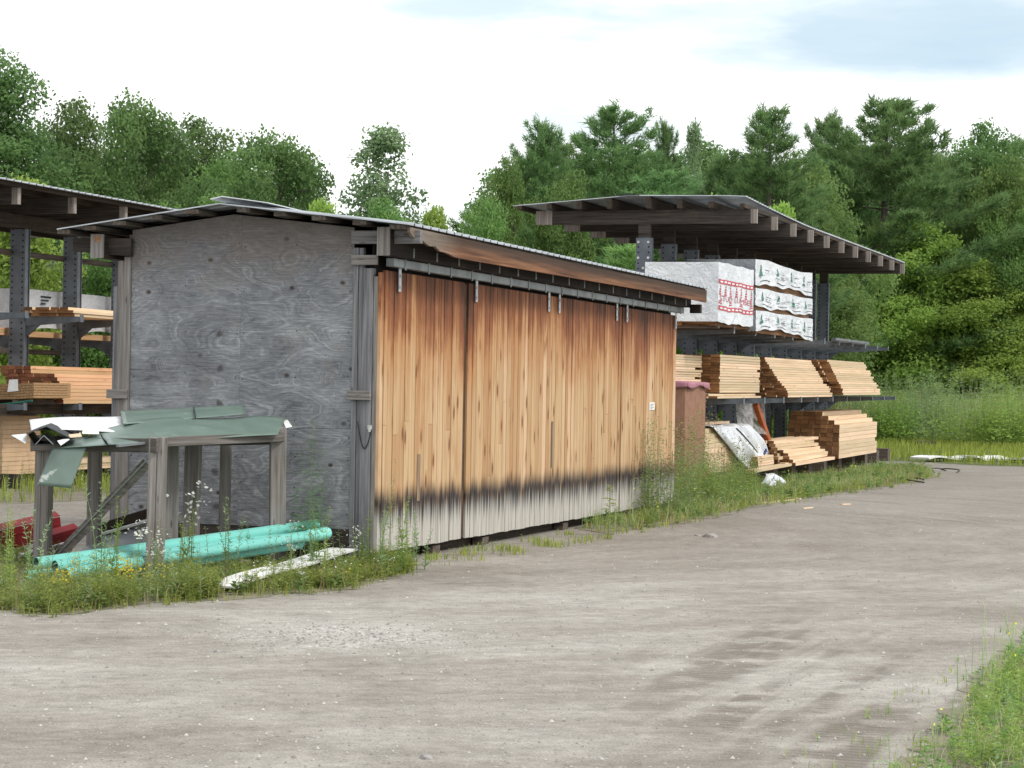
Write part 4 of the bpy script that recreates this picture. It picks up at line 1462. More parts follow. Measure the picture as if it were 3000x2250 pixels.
# sagging stack of lattice panels with a white tag, on strapped skids
lt = thing('lattice_stack', 'sagging stack of brown lattice panels with a white tag', 'panel stack', LP(-1.7, -1.3, 1.37), LROT)
sagy = lambda y: -0.10 * (1 - ((y - 0.95) / 1.5) ** 2)
for k in range(6):
    b = MB()
    b.grid(lambda a, c: (c * 1.2, a * 2.9 - 0.0, 0.19 + sagy(a * 2.9) + k * 0.042), 20, 3)
    b.build('lattice_panel', simple('lattice_wood', (0.33, 0.20, 0.10), 0.8, 0, 0.45, 30), lt, solid=0.036)
b = MB()
b.quad((-0.024, 0.27, 0.22), (-0.024, 0.47, 0.20), (-0.026, 0.44, 0.40), (-0.026, 0.28, 0.41))
b.build('white_tag', M['tagp'], lt, solid=0.003)
for y in (0.3, 0.95, 1.7):
    MB().box(0, 1.2, y, y + 0.09, 0.0, 0.075).build('skid', M['block'], lt)
MB().tube([(-0.04, y * 0.29, 0.04 + sagy(y * 0.29) * 0.9 + 0.08 * abs(y - 3.5) / 3.5) for y in range(10)], 0.02, 6).build('strap', M['strap'], lt)

tp = thing('panel_stack', 'tall stack of tan panels at the left picture edge', 'panel stack', LP(-1.5, -0.62, 0.2), LROT)
for k in range(13):
    MB().box(jit(0.012), 1.2, jit(0.008) , 2.4, k * 0.075, k * 0.075 + 0.071, 0).build('tan_board', M['tan_panel'], tp)
MB().box(0.1, 1.1, 0.1, 2.2, -0.2, -0.002).build('skid', M['block'], tp)
b = MB()
b.grid(lambda a, c: LP(2.6 + a * 1.2, -0.95, 0.36 + c * 0.45 + 0.04 * math.sin(a * 8)), 8, 6)
tag(b.build('plastic_scrap', M['wrap'], smooth=True, solid=0.004), 'white plastic scrap hanging low in the left rack', 'plastic scrap')

# ------------------------------------------------------------------ the open stand of old posts with sheet metal on top
def post_at(px, Y):
    q = at(px, 1500, Y)
    return q.x, q.y


PX = {'a': (126, 20.6, 0.145), 'b': (456, 19.8, 0.165), 'c': (276, 21.35, 0.115), 'd': (501, 20.7, 0.14), 'e': (559, 21.15, 0.145), 'f': (658, 21.6, 0.095), 'g': (814, 21.25, 0.15)}
pb = post_at(456, 19.8)
pg = post_at(814, 21.25)
stand = thing('post_stand', 'old grey wooden stand of posts carrying scrap sheet metal', 'wooden stand', (pb[0], pb[1], 0))
ang = math.atan2(pg[1] - pb[1], pg[0] - pb[0])
loc0 = Vector((pb[0], pb[1], 0))


def sl(x, y, z):
    return Vector((x, y, z)) - loc0


for k, (px, Y, wd) in PX.items():
    x, y = post_at(px, Y)
    top = {'a': 1.24, 'b': 1.257, 'c': 1.22, 'd': 1.20, 'e': 1.22, 'f': 1.22, 'g': 1.335}[k]
    b = MB()
    if k in 'ab':
        b.box(-wd / 2, -0.008, -0.055, 0.055, 0, top, 0).box(-0.004, wd / 2, -0.062, 0.058, 0, top - (0.0 if k == 'b' else 0.05), 0)
    else:
        b.box(-wd / 2, wd / 2, -wd / 2.2, wd / 2.2, 0, top)
    o = b.build('post', M['grey_z'], stand, bevel=0.006)
    o.location = sl(x, y, 0)
    o.rotation_euler = (jit(0.012), jit(0.012) + (0.018 if k == 'e' else 0), jit(0.25))
A_, B_, C_, Gp = (Vector((*post_at(*PX[k][:2]), 0)) for k in 'abcg')
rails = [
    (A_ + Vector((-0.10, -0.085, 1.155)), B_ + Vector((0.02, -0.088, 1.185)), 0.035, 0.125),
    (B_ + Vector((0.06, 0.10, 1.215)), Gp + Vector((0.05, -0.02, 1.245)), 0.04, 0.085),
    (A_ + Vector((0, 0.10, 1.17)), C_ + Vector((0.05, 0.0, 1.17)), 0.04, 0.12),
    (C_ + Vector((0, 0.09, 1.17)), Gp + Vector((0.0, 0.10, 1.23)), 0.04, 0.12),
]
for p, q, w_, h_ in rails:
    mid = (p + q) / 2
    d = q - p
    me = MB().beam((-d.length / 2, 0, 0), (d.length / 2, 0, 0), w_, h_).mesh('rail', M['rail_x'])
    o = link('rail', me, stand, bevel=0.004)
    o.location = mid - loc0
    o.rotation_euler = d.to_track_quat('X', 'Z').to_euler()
for k in range(2):
    p, q = A_ + (C_ - A_) * (0.3 + 0.5 * k), B_ + (Gp - B_) * (0.25 + 0.5 * k)
    MB().beam(tuple(p - loc0 + Vector((0, 0, 1.185))), tuple(q - loc0 + Vector((0, 0, 1.215))), 0.09, 0.05).build('cross_bearer', M['grey_x'], stand)


def metal(name, label, cat, corners, mat, curl=None, nu=24, nv=8, solid=0.005, group=None):
    """sheet spanned between four corners (near-left, near-right, far-right, far-left), optionally curled"""
    a, c, d, e = (at(*q) for q in corners)
    cen = (a + c + d + e) / 4
    b = MB()

    def fn(i, j):
        p = (a * (1 - i) + c * i) * (1 - j) + (e * (1 - i) + d * i) * j
        return tuple(p - cen + Vector((0, 0, curl(i, j) if curl else 0)))
    b.grid(fn, nu, nv)
    o = b.build(name, M[mat], None, smooth=True, solid=solid)
    o.location = cen
    return tag(o, label, cat, group)


metal('white_sheet', 'glossy white metal sheet on the stand, left of the green ones', 'metal sheet', ((92, 1262, 20.2), (362, 1262, 20.35), (358, 1217, 21.3), (86, 1230, 21.5)), 'white_paint', lambda i, j: 0.01 * math.sin(i * 5))
o = metal('ribbed_sheet', 'flat dark green ribbed sheet at the back of the stand', 'metal sheet', ((360, 1243, 20.5), (719, 1213, 21.35), (709, 1186, 21.62), (353, 1204, 21.3)), 'green', lambda i, j: 0.018 * (1 if 0.44 < j < 0.52 else 0))
b = MB()
b.beam(at(567, 1193, 21.40), at(573, 1224, 20.9), 0.012, 0.006)
sm = b.build('sheet_seam', M['dark_sheet'], o)
sm.matrix_parent_inverse = Matrix.Translation(-o.location)


def front_green(i, j):
    s = 0.028 * math.sin(i * 3.1) - 0.02 * math.sin(i * 9 + j * 2)
    s += 0.10 * (j - 0.25) * math.exp(-((i - 0.0) / 0.12) ** 2) * -0.25
    return s * min(1.0, 2.5 * j) - 0.05 * max(0, i - 0.85) / 0.15 * abs(j - 0.1)


metal('green_sheet', 'large scratched green sheet lying along the front edge of the stand', 'metal sheet', ((318, 1303, 19.52), (815, 1272, 20.98), (838, 1218, 21.62), (288, 1248, 20.5)), 'green', front_green, 30, 10)
metal('green_offcut', 'small green sheet piece under the left end of the scratched one', 'metal sheet', ((172, 1313, 19.75), (316, 1304, 19.72), (292, 1273, 20.25), (207, 1286, 20.2)), 'green')
metal('white_offcut', 'white sheet end poking out beyond the right end of the scratched green one', 'metal sheet', ((838, 1254, 21.3), (856, 1250, 21.4), (842, 1230, 21.6), (828, 1232, 21.5)), 'white_board')
metal('white_offcut', 'narrow white trim bent up beside the black folded flashing', 'metal sheet', ((240, 1270, 20.05), (290, 1272, 20.1), (288, 1254, 20.35), (243, 1258, 20.3)), 'white_paint')
o = metal('hanging_sheet', 'folded green sheet hanging down in front of the left posts', 'metal sheet', ((107, 1422, 19.72), (207, 1430, 19.66), (253, 1307, 19.74), (154, 1311, 19.76)), 'green', None, 10, 10)
for v in o.data.vertices:
    q = v.co
    k = (q.x + 0.12 * q.z / 0.36) * 1.0
    v.co.y += 0.10 * abs(k + 0.02)
# grey edge strip
b = MB()
p, q = at(344, 1306, 19.5), at(921, 1246, 21.7)
b.beam((0, 0, 0), tuple(q - p), 0.035, 0.022, h2=0.012)
o = b.build('edge_strip', M['grey_sheet'], None, loc=p)
tag(o, 'long thin grey strip sticking out to the right under the green sheet', 'metal strip')
# crumpled dark flashing
fl = thing('folded_flashing', 'black crumpled flashing with white scraps on the left end of stand', 'flashing', at(140, 1290, 19.9))
base = at(140, 1290, 19.9)
lp = lambda px, py, Y: at(px, py, Y) - base
for nm, m, quad in (
        ('dark_fold', 'dark_sheet', ((78, 1270, 19.7), (136, 1250, 19.75), (150, 1240, 20.6), (95, 1258, 20.6))),
        ('dark_fold', 'dark_sheet', ((136, 1250, 19.75), (206, 1284, 19.7), (222, 1272, 20.5), (150, 1240, 20.6))),
        ('inner_fold', 'dark_sheet', ((82, 1272, 19.75), (100, 1302, 19.8), (118, 1290, 20.4), (98, 1264, 20.5))),
        ('inner_fold', 'grey_sheet', ((104, 1302, 19.72), (128, 1276, 19.75), (138, 1268, 20.3), (120, 1290, 20.3))),
        ('inner_fold', 'grey_sheet', ((128, 1276, 19.75), (158, 1304, 19.72), (170, 1292, 20.3), (138, 1268, 20.3))),
        ('inner_fold', 'dark_sheet', ((96, 1303, 19.72), (190, 1302, 19.72), (200, 1292, 20.3), (110, 1292, 20.3))),
        ('white_scrap', 'white_paint', ((34, 1275, 19.8), (75, 1299, 19.7), (79, 1290, 20.0), (77, 1271, 20.1))),
        ('white_scrap', 'white_paint', ((168, 1292, 19.66), (178, 1305, 19.64), (204, 1287, 19.7), (196, 1284, 19.8))),
        ('wood_scrap', 'lumber', ((203, 1282, 19.75), (240, 1279, 19.8), (236, 1270, 20.1), (200, 1274, 20.0)))):
    MB().quad(*(lp(*q) for q in quad)).build(nm, M[m], fl, solid=0.006)
# leaning trim
p, q = at(170, 1630, 20.75), at(430, 1357, 20.05)
b = MB()
b.beam((0, 0, 0), tuple(q - p), 0.10, 0.012, up=(0.4, -1, 0.3))
b.beam((0.02, 0, 0.05), tuple(q - p + Vector((0.02, 0, 0.05))), 0.012, 0.09, up=(0.4, -1, 0.3), mi=1)
o = b.build('leaning_trim', [M['grey_x'], M['hanger']], None, loc=p)
tag(o, 'long grey and green metal trim leaning diagonally inside the stand', 'metal trim')
# red trims
for i, (a_, c_, h_, lab) in enumerate((((-150, 1612, 21.2), (178, 1535, 22.3), 0.26, 'larger red steel trim lying at the left edge behind the posts'),
                                      ((110, 1590, 21.6), (232, 1556, 22.0), 0.13, 'smaller red steel trim in front of the larger red one'))):
    p, q = at(*a_), at(*c_)
    d = q - p
    ll = d.length
    b = MB()
    b.box(0, ll, 0.0, 0.006, -h_ / 2, h_ * 0.28)
    b.beam((0, 0.035, h_ * 0.40), (ll, 0.035, h_ * 0.40), 0.085, 0.006, up=(0, -0.6, 1))
    b.box(0, ll, 0.008, 0.10, -h_ / 2, -h_ / 2 + 0.006)
    b.box(0, ll, -0.008, -0.0005, -0.004, 0.004)
    o = b.build('red_trim', M['red'], None, loc=p)
    o.rotation_euler = d.to_track_quat('X', 'Z').to_euler()
    tag(o, lab, 'metal trim')
for a_, c_, w_, h_, m, nm, lab, cat in (
        ((-150, 1680, 20.9), (215, 1588, 22.1), 0.09, 0.03, 'white_board', 'white_strip', 'white strip running under the red trims', 'strip'),
        ((292, 1566, 21.5), (432, 1526, 21.7), 0.05, 0.022, 'white_board', 'white_strip', 'short pale strip edging the grey flashing inside the stand', 'strip'),
        ((300, 1545, 21.6), (445, 1500, 21.95), 0.03, 0.09, 'dark_x', 'brown_board', 'brown board propped behind the near right post of the stand', 'board'),
        ((500, 1672, 20.3), (830, 1590, 21.45), 0.12, 0.05, 'grey_x', 'grey_plank', 'grey plank under the aqua pipes', 'plank')):
    p, q = at(*a_), at(*c_)
    me = MB().beam((0, 0, 0), ((q - p).length, 0, 0), w_, h_).mesh(nm, M[m])
    o = link(nm, me, None, loc=p)
    o.rotation_euler = (q - p).to_track_quat('X', 'Z').to_euler()
    tag(o, lab, cat)
metal('grey_flashing', 'wide grey flashing lying slanted behind the aqua pipes', 'flashing', ((215, 1640, 20.9), (470, 1590, 21.1), (440, 1532, 21.75), (290, 1566, 21.5)), 'grey_sheet', lambda i, j: 0.02 * math.sin(j * 6))
MB().box(-0.05, -0.014, 0.27, 2.68, 0.16, 0.34).build('sill_board', M['dark_y'], shed)
MB().box(-0.03, 0.03, 0.30, 2.66, 0.0, 0.155).build('gap_shade_block', M['dark'], shed)  # dark block standing in for the shade in the gap below the sill

# aqua drain pipes
PIPES = [((106, 1650, 19.42), (928, 1537, 21.50), 'top aqua pipe at the back of the pile under the stand', 0),
         ((161, 1659, 19.34), (915, 1566, 21.48), 'aqua pipe in the middle of the pile, its open end shows left', 0),
         ((192, 1682, 19.20), (955, 1562, 21.35), 'front aqua pipe with rows of holes and a wide socket end', 1),
         ((78, 1690, 19.35), (900, 1580, 21.45), 'low aqua pipe whose open end lies leftmost in the weeds', 0),
         ((112, 1712, 19.15), (880, 1592, 21.2), 'lowest aqua pipe, mostly buried in weeds at the pile front', 0)]
for a_, c_, lab, bell in PIPES:
    p, q = at(*a_), at(*c_)
    d = q - p
    ll = d.length
    root = thing('drain_pipe', lab, 'pipe', p, 0, 'aqua pipes under the stand')
    root.rotation_euler = d.to_track_quat('X', 'Z').to_euler()
    b = MB()
    b.tube([(0, 0, 0), (ll, 0, 0)], 0.053, 24, 0, caps=False)
    b.tube([(ll, 0, 0), (0, 0, 0)], 0.047, 24, 1, caps=False)
    n0 = 48
    for e_ in (0, 1):
        for k in range(24):
            k2 = (k + 1) % 24
            o_ = [e_ * 24 + k, e_ * 24 + k2]
            # inner ring vertices run the other way round the axis
            i_ = []
            for idx in o_:
                v = Vector(b.v[idx])
                best = min(range(48, 96), key=lambda m_: (Vector(b.v[m_]) - v).length)
                i_.append(best)
            b.face((o_[0], o_[1], i_[1], i_[0]), 0)
    b.build('pipe_wall', [M['pipe'], M['pipe_in']], root, smooth=False)
    for po in root.children[0].data.polygons: po.use_smooth = True
    hb = MB()
    for row in (0.62, -0.35):
        for k in range(int(ll / 0.14)):
            x = 0.1 + k * 0.14 + (0.07 if row < 0 else 0)
            ca, sa = math.cos(row), math.sin(row)
            nrm = Vector((0, -ca, sa)); tn = Vector((0, sa, ca))
            cen = Vector((x, 0, 0)) + nrm * 0.0538
            b0 = len(hb.v)
            for m_ in range(8):
                w_ = m_ * math.pi / 4
                hb.v.append(tuple(cen + Vector((math.cos(w_) * 0.0048, 0, 0)) + tn * math.sin(w_) * 0.0048))
            hb.face(range(b0, b0 + 8))
    if bell or 'middle' in lab: hb.build('drain_holes', M['hole'], root)
    if bell:
        MB().tube([(ll - 0.24, 0, 0), (ll - 0.20, 0, 0), (ll + 0.01, 0, 0), (ll + 0.035, 0, 0)], [0.054, 0.061, 0.061, 0.048], 24).build('socket_end', M['pipe'], root, smooth=True)

# white board in the weeds
p, q = gp(648, 1737), at(1008, 1613, 21.2)
p.z = 0.05
d = q - p
b = MB()
b.grid(lambda a, c: (a * d.length, -0.14 + 0.28 * c, 0.012 * math.sin(a * 8) + 0.02 * math.sin(a * 3)), 20, 2)
o = b.build('white_board', M['white_board'], None, loc=p, solid=0.018)
o.rotation_euler = d.to_track_quat('X', 'Z').to_euler()
tag(o, 'long dirty white board lying in the weeds in front of shed', 'board')
b = MB()
b.quad((0, 0, 0.06), (0.10, -0.08, 0.05), (0.16, 0.06, 0.12), (0.02, 0.12, 0.10))
o = b.build('white_scrap', M['white_board'], None, loc=gp(515, 1715), solid=0.008)
tag(o, 'small white scrap in the weeds beside the near right post', 'scrap')

# far white strips, sticks, wires, planks, stones
for k, (a_, c_, lab) in enumerate((((2694, 1353), (2832, 1350), 'long white strip at the meadow edge, nearest the rack'), ((2838, 1353), (2905, 1353), 'middle short white strip at the meadow edge'), ((2905, 1352), (3040, 1359), 'white strip at meadow edge, cut by the right picture border'))):
    p, q = gp(*a_), gp(*c_)
    p.z = q.z = 0.05
    d = q - p
    b = MB()
    b.grid(lambda a, c: (a * d.length, -0.3 + c * 0.6, 0.05 + 0.05 * math.sin(a * 7 + k) * (1 - a * 0.5)), 16, 2)
    o = b.build('white_strip', M['white_paint'], None, loc=p, solid=0.05)
    o.rotation_euler = d.to_track_quat('X', 'Z').to_euler()
    tag(o, lab, 'strip')


def stick(name, a_, c_, w_, h_, m, lab, cat, z=0.0, group=None):
    p, q = gp(*a_), gp(*c_)
    p.z = q.z = z + h_ / 2
    me = MB().beam((0, 0, 0), ((q - p).length, 0, 0), w_, h_).mesh(name, M[m])
    o = link(name, me, None, loc=p)
    o.rotation_euler = (q - p).to_track_quat('X', 'Z').to_euler()
    return tag(o, lab, cat, group)


stick('pale_plank', (2364, 1427), (2497, 1412), 0.16, 0.06, 'white_board', 'pale weathered plank lying in grass in front of the rack', 'plank')
stick('wood_lath', (2215, 1477), (2325, 1466), 0.05, 0.02, 'lumber', 'longer thin lath on gravel near the pale plank', 'lath')
stick('wood_lath', (2275, 1459), (2345, 1463), 0.05, 0.02, 'lumber', 'thin lath lying crosswise behind the longer lath', 'lath')
stick('wood_lath', (2352, 1491), (2380, 1488), 0.04, 0.015, 'lumber', 'small lath piece out on the bare gravel', 'lath')
stick('wood_lath', (2465, 1479), (2490, 1478), 0.05, 0.015, 'lumber', 'short bright lath piece farthest out on the gravel', 'lath')
stick('dark_plank', (2652, 1296), (2750, 1288), 0.22, 0.05, 'grey_x', 'grey plank over a dark hollow in the meadow grass', 'plank', 0.28)
MBd = MB().box(-0.35, 0.35, -0.2, 0.2, 0, 0.24)
o = MBd.build('dark_log', M['dark_y'], None, loc=gp(2712, 1312), bevel=0.05)
tag(o, 'dark block of wood below the grey plank in the meadow', 'wood block')
for k, (a_, c_, lab) in enumerate((((2595, 1406), (2690, 1415), 'longest black wire lying in the grass tongue'), ((2655, 1403), (2695, 1410), 'short black wire beside the longest wire'), ((2720, 1385), (2752, 1378), 'black wire piece on the gravel beyond the grass tongue'), ((2768, 1381), (2805, 1385), 'black wire piece farthest right on the gravel'), ((2668, 1378), (2700, 1380), 'black wire piece at the meadow side of the tongue'))):
    p, q = gp(*a_), gp(*c_)
    b = MB()
    pts = []
    for i in range(9):
        f_ = i / 8
        v = (q - p) * f_
        pts.append((v.x + 0.12 * math.sin(f_ * 7 + k), v.y + 0.25 * math.sin(f_ * 5 + k * 2), 0.02 + 0.05 * math.sin(f_ * 3.1)))
    b.tube(pts, 0.014, 5)
    o = b.build('wire', M['wire'], None, loc=p)
    tag(o, lab, 'wire')


def rock_mesh(name, r_, seed):
    rr = random.Random(seed)
    import bmesh
    bm = bmesh.new()
    bmesh.ops.create_icosphere(bm, subdivisions=2, radius=r_)
    for v in bm.verts:
        v.co *= 1 + rr.uniform(-0.22, 0.22)
        v.co.z *= 0.6
    me = bpy.data.meshes.new(name)
    bm.to_mesh(me)
    bm.free()
    me.materials.append(M['stone'])
    return me


for k, (px, py, s, lab) in enumerate(((2080, 1574, 0.085, 'dark lump of stone alone in the middle of the gravel'), (2043, 1570, 0.04, 'small pale stone left of the dark lump'), (1250, 2222, 0.035, 'small stone near the bottom edge of the gravel'), (640, 1910, 0.03, 'small dark stone at the left end of the crushed stone patch'), (880, 1722, 0.06, 'white stone at the verge end below the gable corner'))):
    o = link('stone', rock_mesh('stone', s, k), None, loc=gp(px, py))
    tag(o, lab, 'stone')

# loose pebbles over the near gravel: nobody could count them
r = np.random.default_rng(3)
N = 9000
Yp = 9.3 + 24 * r.random(N) ** 1.9
Xp = (r.random(N) - 0.5) * (0.5 * Yp)
pc = gp(1010, 1866)
extra = 1100
Yp[:extra] = pc.y + r.normal(size=extra) * 0.55
Xp[:extra] = pc.x + r.normal(size=extra) * 0.62
sz = 0.004 + 0.011 * r.random(N) ** 3
sz[:extra] *= 1.15
octv = np.array([(1, 0, 0), (0, 1, 0), (-1, 0, 0), (0, -1, 0), (0, 0, 0.8)])
tri = []
for f_ in ((0, 1, 4), (1, 2, 4), (2, 3, 4), (3, 0, 4)):
    tri.append(octv[list(f_)])
tri = np.array(tri)
an = r.random(N) * 6.28
ca, sa = np.cos(an), np.sin(an)
T = tri[None].repeat(N, 0) * sz[:, None, None, None] * (1 + 0.5 * (r.random((N, 1, 1, 3)) - 0.5))
X_ = T[..., 0] * ca[:, None, None] - T[..., 1] * sa[:, None, None]
Y_ = T[..., 0] * sa[:, None, None] + T[..., 1] * ca[:, None, None]
T = np.stack([X_ + Xp[:, None, None], Y_ + Yp[:, None, None], T[..., 2] + 0.001], -1)
g = G('pebbles', 0.9)
g.color(g.ramp(g.attr(), [(0.0, (0.22, 0.205, 0.185)), (0.7, (0.36, 0.345, 0.32)), (1.0, (0.52, 0.51, 0.485))]))
me = soup('gravel_pebbles', tris=T.reshape(-1, 3, 3), tt=np.repeat(r.random(N), 4), mats=[g.m])
tag(link('gravel_pebbles', me), kind='stuff')


# ------------------------------------------------------------------ weeds and grass
class Veg:
    """collects blades, stems, leaves and flower heads of one patch"""
    MATS = ['needle', 'straw', 'leaf_mid', 'grass', 'grass_dry', 'weed', 'weed_pale', 'yellow', 'white_petal', 'weed_red', 'leaf_bright']

    def __init__(s, seed):
        s.q, s.qt, s.qm, s.t, s.tt, s.tm = [], [], [], [], [], []
        s.r = np.random.default_rng(seed)

    def addq(s, a, t, m): s.q.append(a); s.qt.append(t); s.qm.append(np.full(len(a), s.MATS.index(m)))
    def addt(s, a, t, m): s.t.append(a); s.tt.append(t); s.tm.append(np.full(len(a), s.MATS.index(m)))

    def blades(s, P, h, wd, mat='grass', bend=0.5, z=0.0):
        r, n = s.r, len(P)
        if not n: return
        h = h * r.uniform(0.5, 1.25, n)
        a = r.random(n) * 6.283
        d = np.stack([np.cos(a), np.sin(a), np.zeros(n)], 1)
        sd = np.stack([-np.sin(a), np.cos(a), np.zeros(n)], 1)
        a2 = r.random(n) * 3.14
        sd = np.stack([np.cos(a2), np.sin(a2), np.zeros(n)], 1)
        B = np.concatenate([P, np.full((n, 1), z)], 1)
        bd = (bend * r.random(n))[:, None]
        up = np.array([0, 0, 1.0])
        m1 = B + up * (h * 0.55)[:, None] + d * bd * (h * 0.22)[:, None]
        tp = B + up * (h * (1 - 0.25 * bd[:, 0]))[:, None] + d * bd * (h * 0.8)[:, None]
        w2 = wd * r.uniform(0.7, 1.3, n)[:, None] / 2
        t = r.random(n)
        s.addq(np.stack([B - sd * w2, B + sd * w2, m1 + sd * w2 * 0.8, m1 - sd * w2 * 0.8], 1), t, mat)
        s.addt(np.stack([m1 - sd * w2 * 0.8, m1 + sd * w2 * 0.8, tp], 1), t, mat)

    def stalks(s, P, h, nl=26, ll=0.06, lw=0.016, mat='weed', stem='grass_dry', head=None, nh=0, up=0.5, sw=0.007, branch=0.0, lo=0.05, droop=0.0, taper=0.6, hs=0.02, hr=0.06):
        """upright stems with alternate leaves and optional flower or seed heads near the tip"""
        r, n = s.r, len(P)
        if not n: return
        hh = h * r.uniform(0.6, 1.2, n)
        a = r.random(n) * 6.283
        lean = np.stack([np.cos(a), np.sin(a), np.zeros(n)], 1) * (hh * r.uniform(0, 0.22, n))[:, None]
        B = np.concatenate([P, np.zeros((n, 1))], 1)
        pos = lambda k: B[:, None] + lean[:, None] * (k ** 2)[..., None] + np.array([0, 0, 1.0]) * (hh[:, None] * k)[..., None]
        ks = np.tile(np.linspace(0, 1, 4), (n, 1))
        C = pos(ks)
        tn = r.random(n)
        for ph in (0.0, 1.57):
            sd = np.stack([np.cos(a + ph), np.sin(a + ph), np.zeros(n)], 1) * sw / 2
            for i in range(3):
                f0, f1 = 1 - 0.27 * i, 1 - 0.27 * (i + 1)
                s.addq(np.stack([C[:, i] - sd * f0, C[:, i] + sd * f0, C[:, i + 1] + sd * f1, C[:, i + 1] - sd * f1], 1), tn * 0.5, stem)
        k = np.sort(lo + (1 - lo) * r.random((n, nl)), 1)
        L_ = pos(k).reshape(-1, 3)
        th = (np.arange(nl) * 2.4)[None] + r.random((n, 1)) * 6 + r.normal(size=(n, nl)) * 0.4
        u_ = up + 0.4 * r.normal(size=(n, nl)) * 0.5 - droop * (1 - k)
        d = unit(np.stack([np.cos(th), np.sin(th), u_], -1)).reshape(-1, 3)
        lf = (ll * (1 - taper * k) * r.uniform(0.6, 1.3, (n, nl))).reshape(-1, 1)
        off = branch * (1 - 0.8 * k).reshape(-1, 1) * r.random((n * nl, 1))
        L_ = L_ + d * off
        side = unit(np.cross(d, np.array([0, 0, 1.0]) + 0.3 * r.normal(size=d.shape)))
        ww = lf * (lw / ll) * 0.5
        dr = np.array([0, 0, -0.18])
        q = np.stack([L_, L_ + d * lf * 0.45 + side * ww, L_ + d * lf + dr * lf, L_ + d * lf * 0.45 - side * ww], 1)
        s.addq(q, np.clip(np.repeat(tn, nl) * 0.5 + r.random(n * nl) * 0.5, 0, 1), mat)
        if head and nh:
            kk = 1 - 0.18 * r.random((n, nh))
            Hc = pos(kk).reshape(-1, 3) + r.normal(size=(n * nh, 3)) * hr * np.array([1, 1, 0.5])
            nn = np.array([0, 0, 1.0]) + r.normal(size=Hc.shape) * 0.6
            m_ = n * nh
            s.addq(leaf_quads(Hc, nn, np.full(m_, hs) * r.uniform(0.7, 1.3, m_), np.full(m_, hs) * r.uniform(0.7, 1.2, m_), r), r.random(m_), head)

    def flowers(s, P, h, size, mat):
        r, n = s.r, len(P)
        c = np.concatenate([P, (h * r.uniform(0.5, 1.2, n))[:, None]], 1)
        s.addq(leaf_quads(c, np.array([0, -0.5, 1.0]) + r.normal(size=(n, 3)) * 0.6, np.full(n, size) * r.uniform(.7, 1.3, n), np.full(n, size) * r.uniform(.7, 1.3, n), r), r.random(n), mat)

    def mesh(s, name):
        cat = lambda L_: np.concatenate(L_) if L_ else None
        return soup(name, cat(s.q), cat(s.t), cat(s.qt), cat(s.tt), cat(s.qm), cat(s.tm), [M[m] for m in s.MATS])

    def stuff(s, name):
        return tag(link(name, s.mesh(name)), kind='stuff')


def clumpy(poly, n, seed, scale=0.7, thr=0.45):
    """points inside an outline, gathered in clumps"""
    r = np.random.default_rng(seed)
    P = scatter(poly, n * 3, r)
    ph = r.random(6) * 6
    f_ = np.sin(P[:, 0] / scale * 2.1 + ph[0]) * np.sin(P[:, 1] / scale * 1.3 + ph[1]) + 0.6 * np.sin(P[:, 0] / scale * 5 + ph[2] + P[:, 1] * 2) + 0.4 * np.sin(P[:, 1] / scale * 4 + ph[3])
    keep = r.random(len(P)) < np.clip(0.5 + 0.5 * f_, 0.08, 1) ** (1 + thr)
    return P[keep][:n]


PIPE_VIEW = [G2(30, 1650), G2(440, 1625), G2(440, 1742), G2(30, 1756)]


def spare(P, keep=0.12, seed=5):
    """leave the strip before the pipe ends mostly open"""
    r = np.random.default_rng(seed)
    k = ~inside(PIPE_VIEW, P) | (r.random(len(P)) < keep)
    return P[k]


# front verge, left
v = Veg(21)
v.blades(spare(clumpy(VERGE_A, 4200, 1), 0.5), 0.10, 0.007)
v.blades(spare(clumpy(VERGE_A, 700, 2)), 0.22, 0.006, 'grass_dry')
front = [G2(-250, 1770), G2(0, 1785), G2(150, 1800), G2(420, 1768), G2(640, 1752), G2(640, 1715), G2(420, 1700), G2(200, 1715), G2(-250, 1710)]
v.stalks(spare(clumpy(front, 760, 3, 0.5)), 0.21, 30, 0.06, 0.019, 'weed', branch=0.06)
v.stalks(spare(clumpy(front, 90, 4, 0.6)), 0.36, 36, 0.065, 0.016, 'weed_pale', branch=0.05)
yl = [G2(40, 1772), G2(160, 1790), G2(420, 1760), G2(520, 1735), G2(420, 1690), G2(250, 1690), G2(80, 1740)]
v.flowers(clumpy(yl, 420, 5, 0.35, 1.4), 0.19, 0.022, 'yellow')
v.stalks(spare(clumpy(VERGE_A, 620, 6, 0.6)), 0.19, 26, 0.06, 0.022, 'weed', branch=0.06)
v.stalks(spare(clumpy(VERGE_A, 60, 7, 0.6)), 0.5, 40, 0.07, 0.015, 'weed_pale')
right = [G2(700, 1738), G2(1010, 1722), G2(1120, 1695), G2(1215, 1672), G2(1190, 1642), G2(1060, 1650), G2(900, 1680), G2(760, 1705)]
v.blades(clumpy(right, 1700, 8, 0.4), 0.11, 0.007)
v.stalks(clumpy(right, 560, 9, 0.4), 0.15, 26, 0.05, 0.02, 'weed', branch=0.05)
v.flowers(clumpy(right, 60, 10), 0.2, 0.02, 'white_petal')
v.flowers(clumpy(right, 60, 11), 0.16, 0.02, 'yellow')
edge = ragged([G2(-250, 1792), G2(0, 1797), G2(150, 1812), G2(430, 1780), G2(660, 1764), G2(1000, 1738), G2(1220, 1684), G2(1220, 1672), G2(1000, 1722), G2(660, 1748), G2(430, 1762), G2(150, 1792), G2(0, 1780), G2(-250, 1775)], 0.3, 0.05, 9)
v.blades(scatter(edge, 1100, v.r), 0.07, 0.006)
v.stalks(scatter(edge, 110, v.r), 0.10, 16, 0.05, 0.022, 'weed', up=0.3)
v.blades(clumpy(VERGE_A, 1100, 203, 0.4), 0.20, 0.006, 'straw', 1.1)
